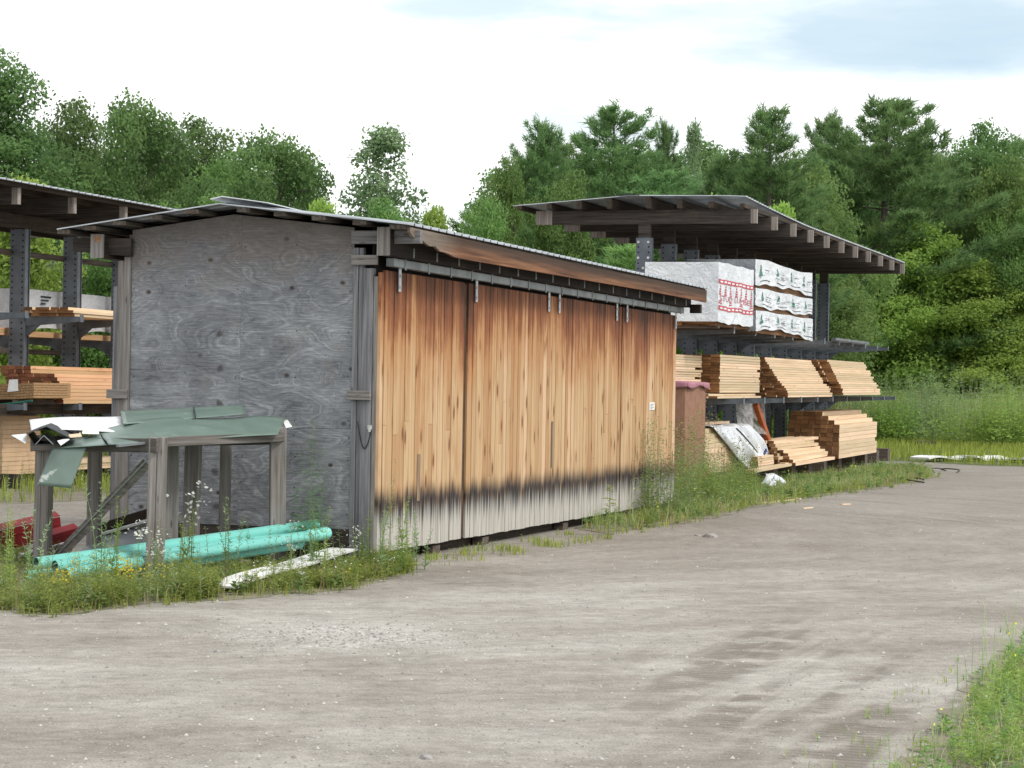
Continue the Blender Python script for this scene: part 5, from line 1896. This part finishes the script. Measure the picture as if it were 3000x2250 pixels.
v.stalks(clumpy(VERGE_A, 200, 204, 0.4), 0.13, 20, 0.09, 0.05, 'leaf_mid', branch=0.04)
v.stuff('verge_weeds')
# right verge along the shed end and rack
v = Veg(22)
v.blades(clumpy(VERGE_B, 5200, 12, 1.2), 0.11, 0.012)
v.stalks(clumpy(VERGE_B, 600, 112, 0.9), 0.17, 26, 0.08, 0.03, 'weed', branch=0.07)
v.blades(clumpy(VERGE_B, 2200, 13, 1.2), 0.26, 0.010, 'grass_dry')
sh = [G2(1850, 1528), G2(1960, 1515), G2(2180, 1462), G2(2230, 1448), G2(2180, 1432), G2(1990, 1455), G2(1940, 1490)]
v.stalks(clumpy(sh, 190, 14, 0.6), 0.6, 44, 0.10, 0.026, 'weed', branch=0.10)
v.stalks(clumpy(sh, 100, 15, 0.6), 0.85, 40, 0.06, 0.014, 'weed_pale', branch=0.16)
v.stalks(clumpy(sh, 70, 16, 0.6), 0.75, 20, 0.06, 0.014, 'weed', head='weed_red', nh=14, hs=0.028, hr=0.04)
v.flowers(clumpy(VERGE_B, 60, 17), 0.35, 0.03, 'yellow')
fr = ragged([G2(1690, 1562), G2(1800, 1574), G2(1960, 1548), G2(2140, 1510), G2(2240, 1488), G2(2430, 1457), G2(2650, 1426), G2(2760, 1398), G2(2740, 1390), G2(2640, 1412), G2(2420, 1443), G2(2230, 1472), G2(2140, 1494), G2(1960, 1532), G2(1800, 1558), G2(1690, 1548)], 0.4, 0.15, 10)
v.blades(clumpy(fr, 1500, 117, 0.8, 1.0), 0.09, 0.012)
v.stalks(clumpy(fr, 160, 118, 0.8, 1.0), 0.10, 16, 0.07, 0.03, 'weed', up=0.3)
dr = [G2(1200, 1650), G2(1340, 1615), G2(1500, 1590), G2(1680, 1560), G2(1800, 1580), G2(1640, 1610), G2(1450, 1640), G2(1300, 1665)]
v.blades(clumpy(dr, 900, 18, 0.45, 2.5), 0.08, 0.008)
v.stalks(clumpy(dr, 20, 19, 0.5, 2.0), 0.09, 14, 0.04, 0.018, 'weed', up=0.3)
v.blades(clumpy(VERGE_B, 2200, 205, 0.9), 0.20, 0.011, 'straw', 1.1)
v.stalks(clumpy(VERGE_B, 200, 206, 0.9), 0.2, 20, 0.13, 0.07, 'leaf_mid', branch=0.05)
v.stuff('rack_verge_grass')
# bottom right corner
v = Veg(23)
v.blades(clumpy(VERGE_C, 2800, 20, 0.5), 0.06, 0.0045)
v.blades(clumpy(VERGE_C, 2400, 21, 0.35), 0.17, 0.0035, 'grass_dry', 0.9)
v.stalks(clumpy(VERGE_C, 560, 22, 0.4), 0.085, 26, 0.042, 0.015, 'weed', branch=0.04)
v.stalks(clumpy(VERGE_C, 90, 23, 0.4), 0.2, 34, 0.045, 0.012, 'weed_pale', sw=0.004)
cr = [G2(2790, 2260), G2(2850, 2120), G2(2930, 2010), G2(3020, 1930), G2(3100, 2000), G2(3100, 2270)]
v.stalks(clumpy(cr, 110, 24, 0.4), 0.19, 34, 0.055, 0.018, 'weed', sw=0.005, branch=0.03)
v.blades(clumpy(VERGE_C, 1500, 201, 0.4), 0.15, 0.004, 'straw', 1.2)
v.stalks(clumpy(VERGE_C, 260, 202, 0.35), 0.10, 22, 0.055, 0.03, 'leaf_mid', branch=0.03)
v.flowers(clumpy(VERGE_C, 46, 25), 0.17, 0.016, 'yellow')
v.flowers(clumpy(VERGE_C, 30, 26), 0.15, 0.015, 'white_petal')
fringe = [G2(2250, 2250), G2(2420, 2150), G2(2560, 2070), G2(2740, 1960), G2(2880, 1880), G2(3010, 1810), G2(3020, 1850), G2(2840, 1975), G2(2680, 2170), G2(2580, 2290)]
v.blades(clumpy(fringe, 520, 27, 0.3, 2.2), 0.055, 0.004)
v.stalks(clumpy(fringe, 50, 28, 0.3, 1.5), 0.06, 12, 0.03, 0.012, 'weed', up=0.4)
for px, py, hx in ((2890, 1945, 0.5), (2960, 1900, 0.4), (2830, 2020, 0.35)):
    q_ = gp(px, py)
    v.blades(np.array([[q_.x, q_.y]]) + v.r.normal(size=(5, 2)) * 0.03, hx, 0.005, 'grass_dry', 1.0)
v.stuff('corner_grass')
# left rack grass
v = Veg(24)
v.blades(clumpy(VERGE_D, 4200, 29, 1.0), 0.30, 0.016)
v.stalks(clumpy(VERGE_D, 260, 30, 1.0), 0.7, 26, 0.09, 0.02, 'weed_pale')
back = [(-18, 47), (-3.5, 52), (-3.5, 70), (-20, 70)]
v.blades(scatter(back, 9000, v.r), 0.7, 0.03, 'grass_dry')
v.stalks(scatter(back, 500, v.r), 0.9, 24, 0.14, 0.04, 'weed')
v.flowers(scatter(back, 260, v.r), 0.85, 0.11, 'white_petal')
v.stuff('meadow_grass')
# far right meadow
v = Veg(25)
md = [tuple(G2(2450, 1352)), G2(2700, 1352), G2(2850, 1362), G2(3060, 1370), (30, 57), (32, 95), (9, 95), (6.6, 66)]
v.blades(scatter(md, 26000, v.r), 0.32, 0.022)
tall = [G2(2380, 1300), G2(2620, 1299), G2(2760, 1296), G2(2900, 1305), G2(3080, 1304), (34, 84), (34, 103), (8, 103)]
v.blades(scatter(tall, 17000, v.r), 1.9, 0.026, 'grass_dry', 0.6)
v.blades(scatter(tall, 9000, v.r), 1.2, 0.034, 'grass')
v.stalks(clumpy(tall, 1500, 31, 3.0), 2.5, 30, 0.24, 0.05, 'weed_pale', sw=0.025, hr=0.1)
v.blades(scatter(tall, 3500, v.r), 1.7, 0.03, 'straw', 0.7)
v.stalks(clumpy(tall, 320, 32, 2.5), 1.8, 24, 0.2, 0.04, 'grass_dry', head='weed_red', nh=16, hs=0.06, hr=0.14, sw=0.02)
v.flowers(clumpy(tall, 60, 33, 1.0, 2.0), 1.5, 0.10, 'yellow')
v.stuff('meadow_grass')


# weeds that stand out singly -------------------------------------------------
def plant(name, label, cat, px, py, build, seed, rot=0.0, group=None, s_=1.0, z=0.0):
    v = Veg(seed)
    build(v, np.zeros((1, 2)))
    o = thing(name, label, cat, gp(px, py, z), rot, group)
    o.scale = (s_, s_, s_)
    q, qt, qm = np.concatenate(v.q), np.concatenate(v.qt), np.concatenate(v.qm)
    fl = np.isin(qm, [Veg.MATS.index(m) for m in ('yellow', 'white_petal', 'weed_red')])
    mats = [M[m] for m in Veg.MATS]
    link('foliage', soup('foliage', q[~fl], qt=qt[~fl], qm=qm[~fl], mats=mats), o)
    if fl.any():
        link('blossoms', soup('blossoms', q[fl], qt=qt[fl], qm=qm[fl], mats=mats), o)
    return o


def leafy(h, nl=30, ll=0.12, lw=0.03):
    return lambda v, P: v.stalks(P, h / 0.9, nl, ll, lw, 'weed', up=0.35, sw=0.014, taper=0.45, lo=0.12, droop=0.3)


plant('leafy_weed', 'single leafy weed growing against the whitish foot of the third door', 'weed', 1782, 1568, leafy(0.66, 38, 0.15, 0.04), 61)
plant('leafy_weed', 'tall pointed leafy weed in front of the orange bundle', 'weed', 2118, 1418, leafy(1.15, 46, 0.22, 0.05), 62)
plant('leafy_weed', 'shorter pointed leafy weed left of the tall one by the orange bundle', 'weed', 2085, 1424, leafy(0.8, 40, 0.2, 0.05), 63)


def bushy(h, n, sp, **k):
    def f_(v, P):
        Q = v.r.normal(size=(n, 2)) * sp
        v.stalks(Q, h, **k)
    return f_


plant('weed_bush', 'airy grey green weed bush hiding the foot of last door', 'weed', 1905, 1510, bushy(1.3, 44, 0.34, nl=50, ll=0.09, lw=0.028, mat='weed_pale', branch=0.20, lo=0.1, head='grass_dry', nh=14, hs=0.025, hr=0.08), 64)
plant('weed_bush', 'weed bush with rusty seed heads in front of the brown box', 'weed', 2010, 1478, bushy(1.35, 30, 0.30, nl=46, ll=0.10, lw=0.032, mat='weed', branch=0.15, lo=0.1, head='weed_red', nh=14, hs=0.028, hr=0.05), 65)


def fennel(v, P):
    Q = v.r.normal(size=(6, 2)) * np.array([0.09, 0.03]) + np.array([0.03, 0.08])
    Q[0] = 0
    v.stalks(Q[:1], 1.36, 620, 0.11, 0.017, 'needle', up=0.25, branch=0.26, lo=0.24, taper=0.75)
    v.stalks(Q[1:], 0.8, 150, 0.09, 0.014, 'needle', up=0.3, branch=0.14, lo=0.3)


plant('feathery_weed', 'tall feathery dark green weed in front of the plywood gable', 'weed', 905, 1662, fennel, 66)
k = 67
for px, py, h, lab in ((1118, 1690, 0.98, 'tallest thin weed stalk at the gable corner, left edge of first door'), (1165, 1680, 0.78, 'thin weed stalk in front of the first door, beside the tallest one'), (1212, 1668, 0.68, 'thin weed stalk rightmost at the foot of first door'),
                       (1060, 1668, 0.62, 'thin weed stalk before the grey corner boards'), (912, 1690, 0.62, 'weed stalk rising past the right end of the aqua pipes'), (948, 1688, 0.7, 'taller weed stalk just right of the aqua pipe ends'),
                       (300, 1745, 0.95, 'tall pale weed stalk between the left posts of stand'), (335, 1738, 0.72, 'shorter pale weed stalk beside the tall pale one between posts'),
                       (95, 1760, 0.66, 'pale weed stalk in front of the leftmost post'), (20, 1745, 0.9, 'tall weed stalk at the left picture edge'), (660, 1690, 0.72, 'weed stalk in front of thin back post of the stand'), (545, 1695, 0.6, 'weed stalk right of the near right post')):
    plant('weed_stalk', lab, 'weed', px, py, lambda v, P: v.stalks(np.concatenate([P, v.r.normal(size=(3, 2)) * 0.04]) * 1.0, h * 0.95, 60, 0.075, 0.018, 'weed_pale' if k % 2 else 'weed', up=0.75, sw=0.009, lo=0.04), k, group='thin weed stalks at the verge')
    k += 1


def fleabane(v, P):
    v.stalks(np.concatenate([P, v.r.normal(size=(2, 2)) * 0.012]), 0.62, 24, 0.05, 0.012, 'weed', sw=0.006, head='white_petal', nh=16, hs=0.026, hr=0.05)


for px, py, s_, lab in ((455, 1725, 0.85, 'white fleabane flowers against the near right post'), (560, 1690, 1.35, 'tallest white fleabane, right of the near right post'), (400, 1720, 0.95, 'white fleabane flowers over the pipes left of near right post'), (840, 1700, 0.75, 'white fleabane at the right post above the white board'), (890, 1745, 0.45, 'low white fleabane below the white board'), (1040, 1700, 0.75, 'white fleabane before the gable corner boards')):
    plant('fleabane', lab, 'flower', px, py, fleabane, k, s_=s_, group='white fleabane in the verge')
    k += 1
v_ = [(2715, 1299, 2.4, 80, 0.8, 'weed_pale', 'grey green bush standing behind the meadow plank'), (2870, 1310, 1.7, 60, 1.0, 'leaf_bright', 'bright green bush in the meadow right of the grey green one'), (2975, 1312, 2.0, 80, 1.0, 'leaf_bright', 'bright leafy bush at the right edge of the meadow'), (2600, 1299, 1.9, 50, 0.6, 'leaf_bright', 'yellow green bush between the rack end and the meadow plank')]
for px, py, h, n, sp, mt, lab in v_:
    plant('meadow_bush', lab, 'bush', px, py, bushy(h, n, sp, nl=60, ll=0.2, lw=0.08, mat=mt, branch=0.6, lo=0.05, sw=0.025), k)
    k += 1


# ------------------------------------------------------------------ trees
def broadleaf(name, seed, H, W, nclump, nleaf, size, mat, bark, base=0.15, shape='round', sparse=0.0, clump=0.17, rise=0.35):
    """tapered trunk with limbs running to leaf clumps; returns (trunk mesh, crown mesh)"""
    r = np.random.default_rng(seed)
    C = []
    while len(C) < nclump:
        z = base + (1 - base) * r.random()
        k = (z - base) / (1 - base)
        if shape == 'round': rad = math.sqrt(max(0, 1 - (2 * k - 0.95) ** 2)) if k > 0.02 else 0.2
        elif shape == 'cone': rad = (1 - k) ** 0.75 * min(1, 0.35 + 3 * k)
        elif shape == 'wide': rad = (1 - k ** 2.2) ** 0.5 * min(1, 0.45 + 1.2 * k)
        else: rad = min(1, 1.6 * (1 - k)) * min(1, 0.5 + 2 * k)   # column
        a = r.random() * 6.283
        q = rad * (0.12 + 0.88 * r.random() ** 0.6)
        C.append((math.cos(a) * q * W / 2, math.sin(a) * q * W / 2, z * H))
    C = np.array(C)
    cr_ = H * clump * r.uniform(0.55, 1.15, nclump) * (0.75 + 0.5 * (1 - C[:, 2] / H))
    wsum = cr_ ** 2
    idx = r.choice(nclump, nleaf, p=wsum / wsum.sum())
    d = unit(r.normal(size=(nleaf, 3)))
    d[:, 2] = d[:, 2] * 0.75 + 0.12
    rad = cr_[idx] * (0.35 + 0.65 * r.random(nleaf) ** 0.6)
    # sub-clumps make the outline uneven and leave gaps
    ns = 9
    sub = unit(r.normal(size=(nclump, ns, 3)))
    sd = sub[idx, r.integers(0, ns, nleaf)]
    mixv = unit(d * 0.55 + sd * 0.85)
    P = C[idx] + mixv * rad[:, None] * np.array([1, 1, 0.72])
    P += r.normal(size=P.shape) * size * 0.8
    keep = P[:, 2] > 0.1
    P, mixv, idx = P[keep], mixv[keep], idx[keep]
    m = len(P)
    nrm = mixv * 0.5 + np.array([0, 0, 0.45]) + r.normal(size=(m, 3)) * 0.65
    s_ = size * r.uniform(0.6, 1.4, m)
    q = leaf_quads(P, nrm, s_ * 1.25, s_ * 0.85, r)
    ct = r.random(nclump)
    tint = np.clip(0.45 * ct[idx] + 0.55 * r.random(m), 0, 1)
    crown = soup(name + '_crown', q, qt=tint, mats=[M[mat]])
    b = MB()
    r0 = H * 0.017 + 0.02
    tp = []
    for i in range(8):
        k = i / 7
        tp.append(Vector((math.sin(k * 4 + seed) * H * 0.012, math.cos(k * 3 + seed) * H * 0.012 - H * 0.012 * math.cos(seed), k * H * 0.88)))
    b.tube(tp, r0, 7, r2=r0 * 0.18)
    for i in np.argsort(-cr_)[:min(nclump, 26)]:
        c = Vector(C[i])
        z0 = max(base * H * 0.7, c.z - math.hypot(c.x, c.y) * (0.5 + rise))
        k = min(0.98, z0 / (H * 0.88))
        j = k * 7
        a_ = tp[int(j)].lerp(tp[min(7, int(j) + 1)], j - int(j))
        md_ = a_.lerp(c, 0.5) + Vector((jit(0.1), jit(0.1), H * 0.02))
        rb = r0 * (1 - 0.8 * k) * 0.45
        b.tube([a_, md_, c], [rb, rb * 0.65, rb * 0.25], 5)
        for q_ in range(2):
            e = c + Vector(tuple(sub[i, q_])) * float(cr_[i]) * 0.8
            b.tube([md_.lerp(c, 0.5), e], [rb * 0.4, rb * 0.12], 4, caps=False)
    return b.mesh(name + '_trunk', M[bark]), crown


def pine(name, seed, H, W, mat, base=0.12, nb=5, step=0.55, tuft=11, nl=0.30, layered=0.0, top=0.3, dens=1.0):
    """white pine: whorls of level limbs carrying plumes of needle tufts"""
    r = np.random.default_rng(seed)
    b = MB()
    r0 = H * 0.016 + 0.02
    b.tube([(0, 0, 0), (0.05, 0.02, H * 0.5), (0.0, 0.0, H * 0.99)], [r0, r0 * 0.6, 0.015], 7)
    pts, dirs, tn = [], [], []
    z = H * base
    while z < H * 0.985:
        k = (z / H - base) / (1 - base)
        prof = (1 - k) ** (0.62 + top) * (0.55 + 0.45 * min(1, k * 4)) + 0.03
        n = nb if k < 0.8 else 4
        a0 = r.random() * 6.28
        for i in range(n):
            a = a0 + i * 6.283 / n + r.normal() * 0.3
            Lb = W / 2 * prof * r.uniform(0.55, 1.2)
            if layered and r.random() < layered * (1 - k): Lb *= 1.3 if r.random() < 0.4 else 0.45
            if Lb < 0.15: Lb = 0.15
            dh = np.array([math.cos(a), math.sin(a), 0])
            sd = np.array([-math.sin(a), math.cos(a), 0])
            rise = (0.10 + 0.9 * k ** 2) + r.normal() * 0.07
            zb = z + r.normal() * step * 0.15
            cv = lambda s: np.array([0, 0, zb]) + dh * Lb * s + np.array([0, 0, 1]) * Lb * (rise * s * (0.35 + 0.65 * s) - 0.10 * math.sin(3.14 * s) * (1 - k))
            b.tube([cv(0), cv(0.5), cv(0.95)], [max(0.012, r0 * 0.25 * (1 - k)), max(0.008, r0 * 0.15 * (1 - k)), 0.005], 4, caps=False)
            nt = max(3, int(Lb * 15 * dens))
            for _ in range(nt):
                s = 0.25 + 0.78 * r.random() ** 0.8
                wl = (0.10 + 0.30 * (1 - abs(2 * s - 1.1))) * Lb * 0.75
                lat = r.uniform(-1, 1) * wl
                p = cv(s) + sd * lat + np.array([0, 0, r.normal() * 0.09 + 0.05 - 0.15 * abs(lat) / max(0.3, Lb)])
                pts.append(p)
                dirs.append(dh * 0.6 + sd * np.sign(lat) * 0.5 * abs(lat) / max(wl, 0.01) + np.array([0, 0, 0.55 + 0.5 * k]))
                tn.append(0.25 + 0.5 * r.random())
        z += step * r.uniform(0.7, 1.25) * (1 - 0.45 * k)
    for i in range(14):
        pts.append(np.array([r.normal() * 0.06, r.normal() * 0.06, H * (0.955 + 0.05 * r.random())])); dirs.append(np.array([r.normal() * 0.3, r.normal() * 0.3, 1.0])); tn.append(0.6)
    pts, dirs, tn = np.array(pts), unit(np.array(dirs)), np.array(tn)
    n = len(pts)
    P = np.repeat(pts, tuft, 0)
    D = unit(np.repeat(dirs, tuft, 0) + r.normal(size=(n * tuft, 3)) * 0.55)
    P = P + r.normal(size=P.shape) * 0.06
    Ls = nl * r.uniform(0.6, 1.25, (n * tuft, 1))
    sd = unit(np.cross(D, r.normal(size=D.shape))) * (nl * 0.075)
    T_ = np.stack([P - sd, P + sd, P + D * Ls], 1)
    crown = soup(name + '_crown', tris=T_, tt=np.clip(np.repeat(tn, tuft) + r.normal(size=n * tuft) * 0.15, 0, 1), mats=[M[mat]])
    return b.mesh(name + '_trunk', M['bark']), crown


PROTO = {
    'oak1': broadleaf('oak_tree', 101, 11, 8.5, 52, 60000, 0.12, 'leaf_dark', 'bark', 0.2, 'round', clump=0.165),
    'oak2': broadleaf('oak_tree', 102, 11, 7.0, 44, 52000, 0.12, 'leaf_dark', 'bark', 0.18, 'wide', clump=0.16),
    'tall': broadleaf('tall_tree', 103, 14, 6.0, 50, 48000, 0.12, 'leaf_dark', 'bark', 0.12, 'column', clump=0.12),
    'maple': broadleaf('maple_tree', 104, 10, 7.0, 46, 50000, 0.115, 'leaf_mid', 'bark', 0.12, 'round'),
    'maple2': broadleaf('maple_tree', 105, 10, 6.0, 42, 46000, 0.11, 'leaf_mid', 'bark', 0.1, 'wide', clump=0.16),
    'airy': broadleaf('poplar_tree', 106, 11, 5.6, 70, 20000, 0.115, 'leaf_airy', 'bark_pale', 0.12, 'cone', clump=0.085),
    'sapling': broadleaf('sapling', 107, 6, 4.2, 36, 26000, 0.10, 'leaf_bright', 'bark', 0.06, 'cone', clump=0.15),
    'bright': broadleaf('leafy_tree', 120, 10, 7.0, 46, 50000, 0.115, 'leaf_bright', 'bark', 0.06, 'cone', clump=0.14),
    'shrub': broadleaf('shrub', 108, 3.6, 4.2, 32, 20000, 0.085, 'leaf_willow', 'bark_pale', 0.04, 'wide', clump=0.2),
    'shrub2': broadleaf('shrub', 109, 3.4, 4.0, 28, 13000, 0.12, 'leaf_mid', 'bark', 0.04, 'round', clump=0.22),
    'pine1': pine('pine_tree', 110, 14, 6.6, 'needle', 0.2, 6, 0.72, nl=0.27, tuft=15, top=0.02, layered=0.35, dens=1.35),
    'pine2': pine('pine_tree', 111, 14, 5.4, 'needle', 0.15, 6, 0.66, nl=0.26, tuft=15, top=-0.1, layered=0.3, dens=1.4),
    'pine3': pine('pine_tree', 112, 14, 9.5, 'needle', 0.14, 6, 0.85, nl=0.30, tuft=15, layered=0.55, dens=1.5, top=0.0),
    'young': pine('young_pine', 113, 7, 4.2, 'needle_bright', 0.04, 6, 0.42, nl=0.26, top=0.15),
}
PH = {k: None for k in PROTO}
for k, (a_, c_) in PROTO.items():
    co = np.empty(len(c_.vertices) * 3, np.float32)
    c_.vertices.foreach_get('co', co)
    co = co.reshape(-1, 3)
    PH[k] = (co[:, 2].max(), np.percentile(co[:, 0], 99) - np.percentile(co[:, 0], 1))
TN = {'oak1': ('broadleaf_tree', 'tree'), 'oak2': ('broadleaf_tree', 'tree'), 'tall': ('tall_tree', 'tree'), 'maple': ('broadleaf_tree', 'tree'), 'maple2': ('broadleaf_tree', 'tree'), 'airy': ('poplar_tree', 'tree'),
      'sapling': ('sapling', 'tree'), 'bright': ('leafy_tree', 'tree'), 'shrub': ('shrub', 'shrub'), 'shrub2': ('shrub', 'shrub'), 'pine1': ('pine_tree', 'pine'), 'pine2': ('pine_tree', 'pine'), 'pine3': ('pine_tree', 'pine'), 'young': ('young_pine', 'pine')}
proto_root = {}


def tree(kind, px, top, wpx, Y, label, group=None, rot=None):
    """stand a tree so that its tip and spread read as in the photo"""
    if px > 2400 and kind == 'sapling': kind = 'bright'
    if px > 2400 and Y < 100: Y = 104 + (Y - 60) * 0.4
    if kind == 'shrub' and px > 2400: Y = 97 + (Y - 62)
    if kind.startswith('pine'): wpx *= 1.25
    if px < 1000 and kind[:3] in ('oak', 'tal', 'map') and 60 < Y < 80: wpx *= 1.22
    tip = at(px, top, Y)
    h0, w0 = PH[kind]
    sz_, sx_ = tip.z / h0, wpx / FPX * Y / w0
    nm, cat = TN[kind]
    r_ = random.uniform(0, 6.28) if rot is None else rot
    if kind not in proto_root:
        t = thing(nm, label, cat, group=group)
        link('trunk', PROTO[kind][0], t)
        link('crown', PROTO[kind][1], t)
        proto_root[kind] = t
    else:
        src = proto_root[kind]
        t = src.copy()
        col.objects.link(t)
        for c in src.children:
            d = c.copy()
            col.objects.link(d)
            d.parent = t
        for kk in ('group',):
            if kk in t: del t[kk]
        tag(t, label, cat, group)
    t.location = (tip.x, Y, 0)
    t.rotation_euler = (0, 0, r_)
    t.scale = (sx_, sx_, sz_)
    return t


for a in (
        ('tall', 25, 130, 330, 64, 'very tall dark tree at the left picture edge'),
        ('oak2', 215, 268, 330, 71, 'thin crowned tree just right of the very tall one'),
        ('oak1', 395, 262, 470, 67, 'big round oak above the left rack roof'),
        ('oak2', 560, 322, 340, 73, 'dark oak behind the right side of the big round oak'),
        ('oak1', 805, 368, 480, 64, 'round dark oak rising behind the shed roof ridge'),
        ('maple', 405, 345, 380, 77, 'tree filling the crown of the big round oak from behind'),
        ('maple', 690, 425, 330, 70, 'leafy tree between the two round oaks'),
        ('airy', 1125, 352, 380, 70, 'airy pale poplar standing alone against the white sky'),
        ('sapling', 945, 570, 190, 52, 'yellow green sapling behind the shed roof, left of poplar'),
        ('sapling', 1275, 590, 170, 54, 'yellow green sapling in the gap right of the poplar'),
        ('sapling', 70, 505, 330, 50, 'bright green tree top just over the left rack roof'),
        ('maple2', 560, 545, 330, 58, 'mid green tree behind the plywood gable peak'),
        ('maple2', 250, 560, 320, 57, 'mid green tree over the right half of the left rack roof'),
        ('maple', 1110, 560, 330, 60, 'dense low tree below the airy poplar'),
        ('maple', 1500, 440, 280, 68, 'broad green tree left of the slim tipped pine'),
        ('maple2', 1400, 560, 230, 62, 'lower leafy tree at the left end of right hand wood'),
        ('pine2', 1590, 322, 210, 74, 'slim tipped pine, leftmost of the tall pines'),
        ('pine1', 1800, 288, 400, 76, 'broad pine second from left among the tall pines'),
        ('pine2', 1950, 325, 120, 82, 'narrow pine top peeping between two pines'),
        ('airy', 2035, 338, 140, 82, 'open airy pine top right of the narrow one'),
        ('maple', 1690, 480, 280, 68, 'green tree filling the space below the two left pines'),
        ('pine1', 1960, 480, 380, 70, 'dense dark pine above the right rack roof ridge'),
        ('pine1', 2260, 288, 330, 76, 'tall pine above the middle of the right rack roof'),
        ('pine2', 2130, 425, 230, 78, 'shorter pine left of the pine over the rack roof'),
        ('pine2', 2425, 305, 200, 82, 'narrow pointed pine left of the largest pine'),
        ('pine3', 2600, 262, 660, 70, 'largest pine with wide flat layers of boughs'),
        ('pine1', 2440, 440, 320, 76, 'dark pine between the pointed pine and largest pine'),
        ('oak2', 2890, 335, 330, 84, 'round leafy tree against the sky at right'),
        ('oak1', 2790, 430, 300, 82, 'leafy tree touching the largest pine on its right'),
        ('maple', 2960, 440, 330, 74, 'leafy tree at right edge below the round one'),
        ('young', 1850, 690, 430, 52, 'bright young pine spreading behind the shed and wrapped packs'),
        ('sapling', 2100, 560, 130, 58, 'yellow green tree tip just over the right rack ridge'),
        ('sapling', 2180, 575, 100, 60, 'smaller yellow green tip above the rack roof corner'),
        ('sapling', 2290, 580, 170, 64, 'yellow green treetop behind the middle of the rack roof'),
        ('young', 2565, 630, 200, 66, 'pale young pine directly right of the rack roof'),
        ('sapling', 2690, 625, 330, 63, 'large bright leafy tree right of the rack roof end'),
        ('young', 2515, 880, 220, 62, 'bright small pine just right of the last rack post'),
        ('maple2', 2960, 585, 270, 64, 'leafy tree with pale leaves at the right picture edge'),
        ('sapling', 2850, 740, 330, 60, 'yellow green tree behind the middle of the meadow shrubs'),
        ('sapling', 2965, 800, 260, 61, 'yellow green tree at the right picture edge above the shrubs'),
        ('sapling', 2640, 850, 260, 61, 'leafy tree low between the bright tree and shrubs'),
        ('shrub', 2520, 1010, 240, 62, 'grey green willow shrub nearest the rack end'),
        ('shrub', 2650, 985, 260, 63, 'grey green willow shrub second from the rack end'),
        ('shrub', 2790, 1000, 260, 62, 'grey green willow shrub in the middle of the shrub row'),
        ('shrub', 2905, 965, 260, 64, 'tall willow shrub right of the row middle'),
        ('shrub', 3010, 1010, 240, 62, 'willow shrub cut by the right picture border'),
):
    tree(*a)
GF = 'trees in the shaded wood behind the front row'
LF = 'shaded tree deep in the wood, mostly hidden by the front row of trees'
for i in range(34):
    px = -220 + i * 104 + jit(28)
    if px < 60: top = 470 + jit(30)
    elif px < 880: top = 470 + jit(45)
    elif px < 1330: top = 620 + jit(30)
    elif px < 1480: top = 560 + jit(30)
    else: top = 425 + jit(40)
    if 960 < px < 1040 or 1260 < px < 1370: top = 680
    tree(('maple', 'pine1', 'oak2', 'pine2', 'maple2')[i % 5] if px > 1400 else ('maple', 'oak1', 'maple2')[i % 3], px, top, 430, 88 + jit(4) if px < 2400 else 122 + jit(4), LF, GF)
for i in range(14):
    px = 1420 + i * 125 + jit(30)
    tree(('maple', 'pine1', 'oak2', 'maple2')[i % 4], px, 640 + jit(60), 380, 80 + jit(3) if px < 2350 else 115 + jit(4), LF, GF)
GS = 'low shrubs in the shade behind the left rack'
for i in range(9):
    px = -60 + i * 62 + jit(14)
    tree(('shrub2', 'shrub')[i % 2], px, (760, 700, 820, 740)[i % 4] + jit(30), 260, 60 + jit(4), 'low leafy shrub in the dense green behind the left rack', GS)
GU = 'low shrubs closing the foot of the wood'
for i in range(17):
    px = 380 + i * 165 + jit(40)
    tree('shrub2', px, 930 + jit(50), 300, 72 + jit(3) if px < 2350 else 112, 'low dark shrub at the foot of the wood, mostly hidden', GU)
